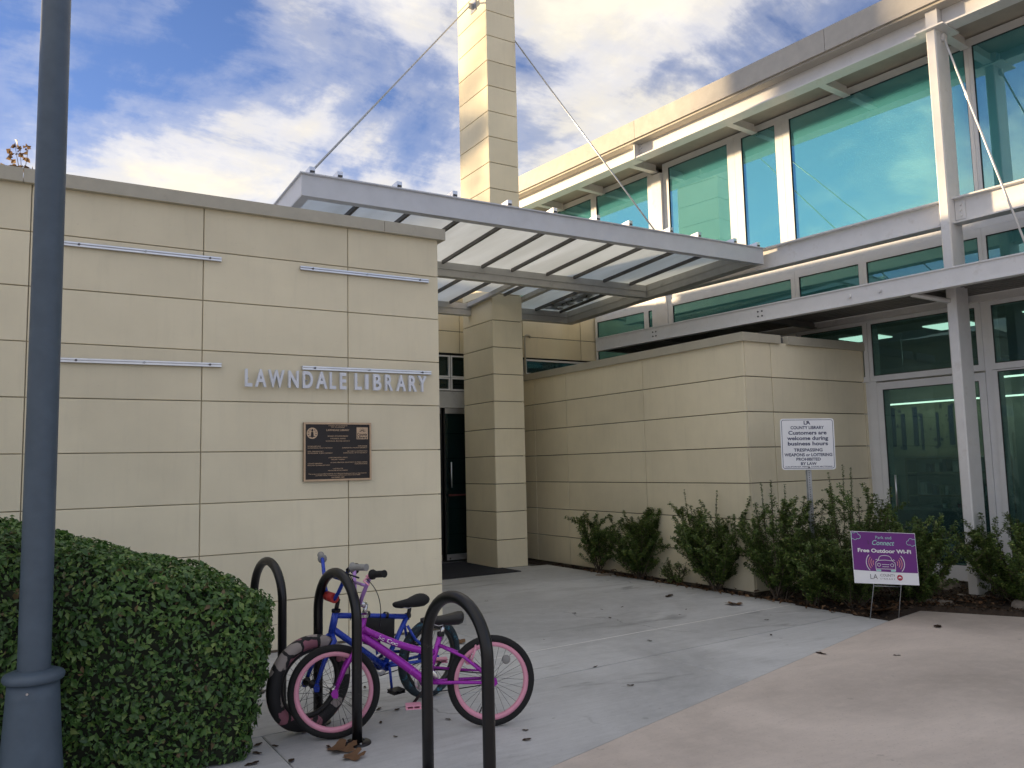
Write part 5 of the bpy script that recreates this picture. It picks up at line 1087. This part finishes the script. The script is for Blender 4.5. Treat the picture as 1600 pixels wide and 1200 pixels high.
# ------------------------------------------------------------------ fallen leaves and stones
def leaf_mesh(kind, seed):
    r = random.Random(seed); mb = MB()
    if kind == 'lobed':
        n = 30; pts = []
        for i in range(n):
            a = 2 * math.pi * i / n; l = .55 + .45 * abs(math.cos(2.5 * (a - math.pi / 2))) ** .8
            if abs(a - 1.5 * math.pi) < .25: l *= .5
            pts.append((math.cos(a) * l * r.uniform(.9, 1.1), math.sin(a) * l * r.uniform(.9, 1.1)))
    else: pts = [(math.cos(a) * (1 + .1 * r.random()), .42 * math.sin(a) * (1 + .2 * r.random())) for a in [2 * math.pi * i / 12 for i in range(12)]]
    c1, c2 = r.uniform(.15, .45), r.uniform(-.2, .5)
    z = lambda x, y: c1 * y * y * .6 + c2 * x * x * .35 + .06 * math.sin(5 * x + 3 * y)
    V = [(0, 0, z(0, 0))] + [(x * .55, y * .55, z(x * .55, y * .55)) for x, y in pts] + [(x, y, z(x, y)) for x, y in pts]; n = len(pts)
    lo = min(v[2] for v in V); V = [(x, y, q - lo + .03) for x, y, q in V]
    F = [(0, 1 + i, 1 + (i + 1) % n) for i in range(n)] + [(1 + i, 1 + n + i, 1 + n + (i + 1) % n, 1 + (i + 1) % n) for i in range(n)]
    mb.add(V, F, True)
    if kind == 'lobed': mb.tube([(0, -.5, .04), (.05, -1.1, .05)], .025, 4)
    return mb
LM = {('lobed', i): leaf_mesh('lobed', i).mesh('leaf', 'dryleaf') for i in range(4)}; LM.update({('small', i): leaf_mesh('small', 20 + i).mesh('leaf', 'darkleaf') for i in range(4)})
def ground_hit(px, py, z=0.0):
    d = R2 * ((px - 800) / 1283.88) - U2 * ((py - 600) / 1283.88) + Fv; k = (z - EYE.z) / d.z; return EYE + d * k
def leaf(px, py, size, kind, label, group=None, z=0.004):
    p = ground_hit(px, py); o = bpy.data.objects.new('fallen_leaf', LM[(kind, random.randrange(4))]); COL.objects.link(o); o.location = (p.x, p.y, z); s = size / 2; o.scale = (s, s, s); o.rotation_euler = (random.uniform(-.12, .12), random.uniform(-.12, .12), random.uniform(0, 6.3))
    tag(o, label, 'leaf', group)
random.seed(12)
leaf(535, 1172, .17, 'lobed', 'large pale brown lobed leaf at the foot of the middle rack, the left one'); leaf(553, 1184, .13, 'lobed', 'pale tan lobed leaf overlapping a larger one at the foot of the middle rack')
leaf(1046, 932, .14, 'small', 'brown curled leaf on the pavement in front of the small shrubs'); leaf(1147, 945, .20, 'lobed', 'big brown leaf lying by the bed edge left of the yard sign'); leaf(1378, 955, .30, 'lobed', 'big reddish brown leaf standing under the yard sign', z=.0)
leaf(1465, 980, .14, 'small', 'curled leaf alone on the tan paving below the yard sign'); leaf(1283, 1022, .10, 'small', 'dark curled leaf on the tan paving near its left edge'); leaf(1402, 1025, .06, 'small', 'tiny leaf on the tan paving in the lower right'); leaf(715, 1005, .16, 'lobed', 'tan leaf on the ground behind the rear wheel of the purple bicycle')
for px, py, s in ((620, 1110, .07), (592, 1109, .07), (595, 1130, .05), (570, 1075, .06), (618, 1152, .04), (823, 1157, .07), (821, 1142, .05), (403, 1165, .08), (430, 1167, .06), (402, 1178, .08), (394, 1195, .10), (455, 1190, .09), (513, 1168, .06), (415, 1080, .08), (410, 1063, .05), (700, 1125, .06),
                  (897, 959, .07), (953, 966, .08), (940, 953, .06), (972, 949, .05), (1015, 1002, .07), (930, 1043, .07), (985, 1072, .07), (1062, 961, .05), (1072, 953, .05), (1198, 969, .07), (1205, 993, .06), (747, 960, .06), (760, 940, .06), (850, 1000, .03)):
    leaf(px, py, s * .72, 'small', 'small dark dry leaf scattered on the grey concrete', 'small dry leaves on the concrete')
def stone(px, py, sx, sy, sz, label, seed):
    r = random.Random(seed); p = ground_hit(px, py, .02); mb = MB(); V = []; F = []; n, m = 12, 6
    for k in range(m + 1):
        a = math.pi / 2 * (1 - k / m)
        for j in range(n): b = 2 * math.pi * j / n; w = 1 + .18 * math.sin(3 * b + seed) + r.uniform(-.10, .10); V.append((p.x + sx * math.cos(a) ** .5 * math.cos(b) * w, p.y + sy * math.cos(a) ** .5 * math.sin(b) * w, -.03 + sz * math.sin(a) * (1 + r.uniform(-.08, .08))))
    for k in range(m):
        for j in range(n): F.append((k * n + j, (k + 1) * n + j, (k + 1) * n + (j + 1) % n, k * n + (j + 1) % n))
    mb.add(V, F); tag(mb.build('stone', 'stone'), label, 'stone', 'stones in the planting bed')
stone(1480, 920, .16, .12, .14, 'rounded stone between two shrubs left of the column foot', 3); stone(1475, 942, .13, .07, .08, 'flat pale stone in the mulch below the glass door', 4); stone(1450, 938, .22, .10, .07, 'low grey slab stone in the mulch right of the yard sign', 5); stone(1595, 948, .10, .08, .12, 'small tan stone at the right edge of the picture', 6); stone(945, 896, .16, .09, .05, 'flat grey stone beside the smallest shrub', 7)

# ------------------------------------------------------------------ sycamore behind the wing
TR = thing('tree_behind_wing', (.45, 23, 0), 'sycamore with brown autumn leaves just showing above the left wing roof', 'tree')
r = np.random.default_rng(77); mb = MB(); tips = []
mb.tube([(.45, 23, -.05), (.47, 23.03, 2), (.42, 23, 4.5), (.48, 23, 7), (.3, 23, 8.9)], [.17, .14, .10, .06, .02], 10)
for k in range(46):
    z = r.uniform(3.2, 8.5); a = r.uniform(0, 6.28); L = .62 * r.uniform(.5, 1.0); b0 = Vector((.45, 23, z)); b1 = b0 + Vector((math.cos(a) * L * .7, math.sin(a) * L * 1.6, L * .7)); b1.z = min(b1.z, 8.95)
    mb.tube([b0, b0.lerp(b1, .5) + Vector((0, 0, .05)), b1], [.03, .02, .008], 5, caps=False); tips += [b0.lerp(b1, s) for s in [.35 + .65 * i_ / 8 for i_ in range(9)]]
for x, z in ((.12, 9.60), (.30, 9.62), (-.12, 9.40), (.0, 9.66)): b0 = Vector((.2, 23, 8.6)); b1 = Vector((x, 23, z)); mb.tube([b0, b0.lerp(b1, .5), b1], [.012, .009, .004], 5, caps=False); tips += [b0.lerp(b1, s) for s in (.75, .9, 1.0)]
mb.build('trunk', 'bark', TR)
P = np.array([tips[i] for i in r.integers(len(tips), size=1900)]) + r.normal(size=(1900, 3)) * .10; P[:, 2] = np.minimum(P[:, 2], 9.02); ex = np.array([tips[-1 - (i % 12)] for i in range(34)]) + r.normal(size=(34, 3)) * .045; P = np.vstack([P, ex]); P[:, 0] = np.minimum(P[:, 0], 1.0)
Nn = r.normal(size=P.shape); Nn /= np.linalg.norm(Nn, axis=1)[:, None]
me = leaves_mesh('crown', P - np.array((.45, 23, 0)), Nn, r.uniform(.10, .19, len(P)), 'treeleaf', r, aspect=.85); o = bpy.data.objects.new('crown', me); COL.objects.link(o); o.parent = TR; o['kind'] = 'stuff'

# tree added out of view behind the wing to shade the canopy's left side
SHADE_TREE = thing('tree_behind_wing', (-4.7, 22.6, 0), 'unseen tree added behind the left wing to shade the canopy side', 'tree'); mb = MB(); tips = []
mb.tube([(-4.7, 22.6, -.05), (-4.72, 22.6, 2), (-4.65, 22.65, 4.2), (-4.7, 22.6, 6.5)], [.2, .17, .12, .05], 10)
for k in range(60):
    z = r.uniform(2.8, 6.6); a = r.uniform(0, 6.28); L = 1.7 * r.uniform(.5, 1.0); b0 = Vector((-4.7, 22.6, z)); b1 = b0 + Vector((math.cos(a) * L, math.sin(a) * L, L * .45))
    mb.tube([b0, b0.lerp(b1, .5) + Vector((0, 0, .06)), b1], [.035, .022, .008], 5, caps=False); tips += [b0.lerp(b1, s) for s in [.35 + .65 * i_ / 8 for i_ in range(9)]]
mb.build('trunk', 'bark', SHADE_TREE)
P = np.array([tips[i] for i in r.integers(len(tips), size=5200)]) + r.normal(size=(5200, 3)) * .16; P[:, 2] = np.minimum(P[:, 2], 8.0); Nn = r.normal(size=P.shape); Nn /= np.linalg.norm(Nn, axis=1)[:, None]
me = leaves_mesh('crown', P - np.array((-4.7, 22.6, 0)), Nn, r.uniform(.12, .22, len(P)), 'treeleaf', r, aspect=.85); o = bpy.data.objects.new('crown', me); COL.objects.link(o); o.parent = SHADE_TREE; o['kind'] = 'stuff'

# dry leaf litter gathered along the bed edge and in the mulch
rl2 = np.random.default_rng(41); n = 520; tt = rl2.random(n); P = np.zeros((n, 3))
k1 = tt < .55; P[k1, 0] = 6.93 + rl2.normal(size=k1.sum()) * .05; P[k1, 1] = rl2.uniform(4.9, 9.4, k1.sum())
P[~k1, 0] = rl2.uniform(7.0, 8.6, (~k1).sum()); P[~k1, 1] = 4.9 - (P[~k1, 0] > 7.55) * (P[~k1, 0] - 7.5) * .7 + np.abs(rl2.normal(size=(~k1).sum())) * .3
P[:, 2] = .008 + rl2.random(n) * .012; Nn = rl2.normal(size=P.shape) * .35 + np.array([0, 0, 1]); Nn /= np.linalg.norm(Nn, axis=1)[:, None]
P[P[:, 0] > 7.0, 2] += .03
o = bpy.data.objects.new('leaf_litter', leaves_mesh('leaf_litter', P, Nn, rl2.uniform(.02, .07, n), 'dryleaf', rl2, aspect=.6)); COL.objects.link(o); tag(o, 'dry brown leaf litter along the edge of the planting bed', 'leaves', kind='stuff')
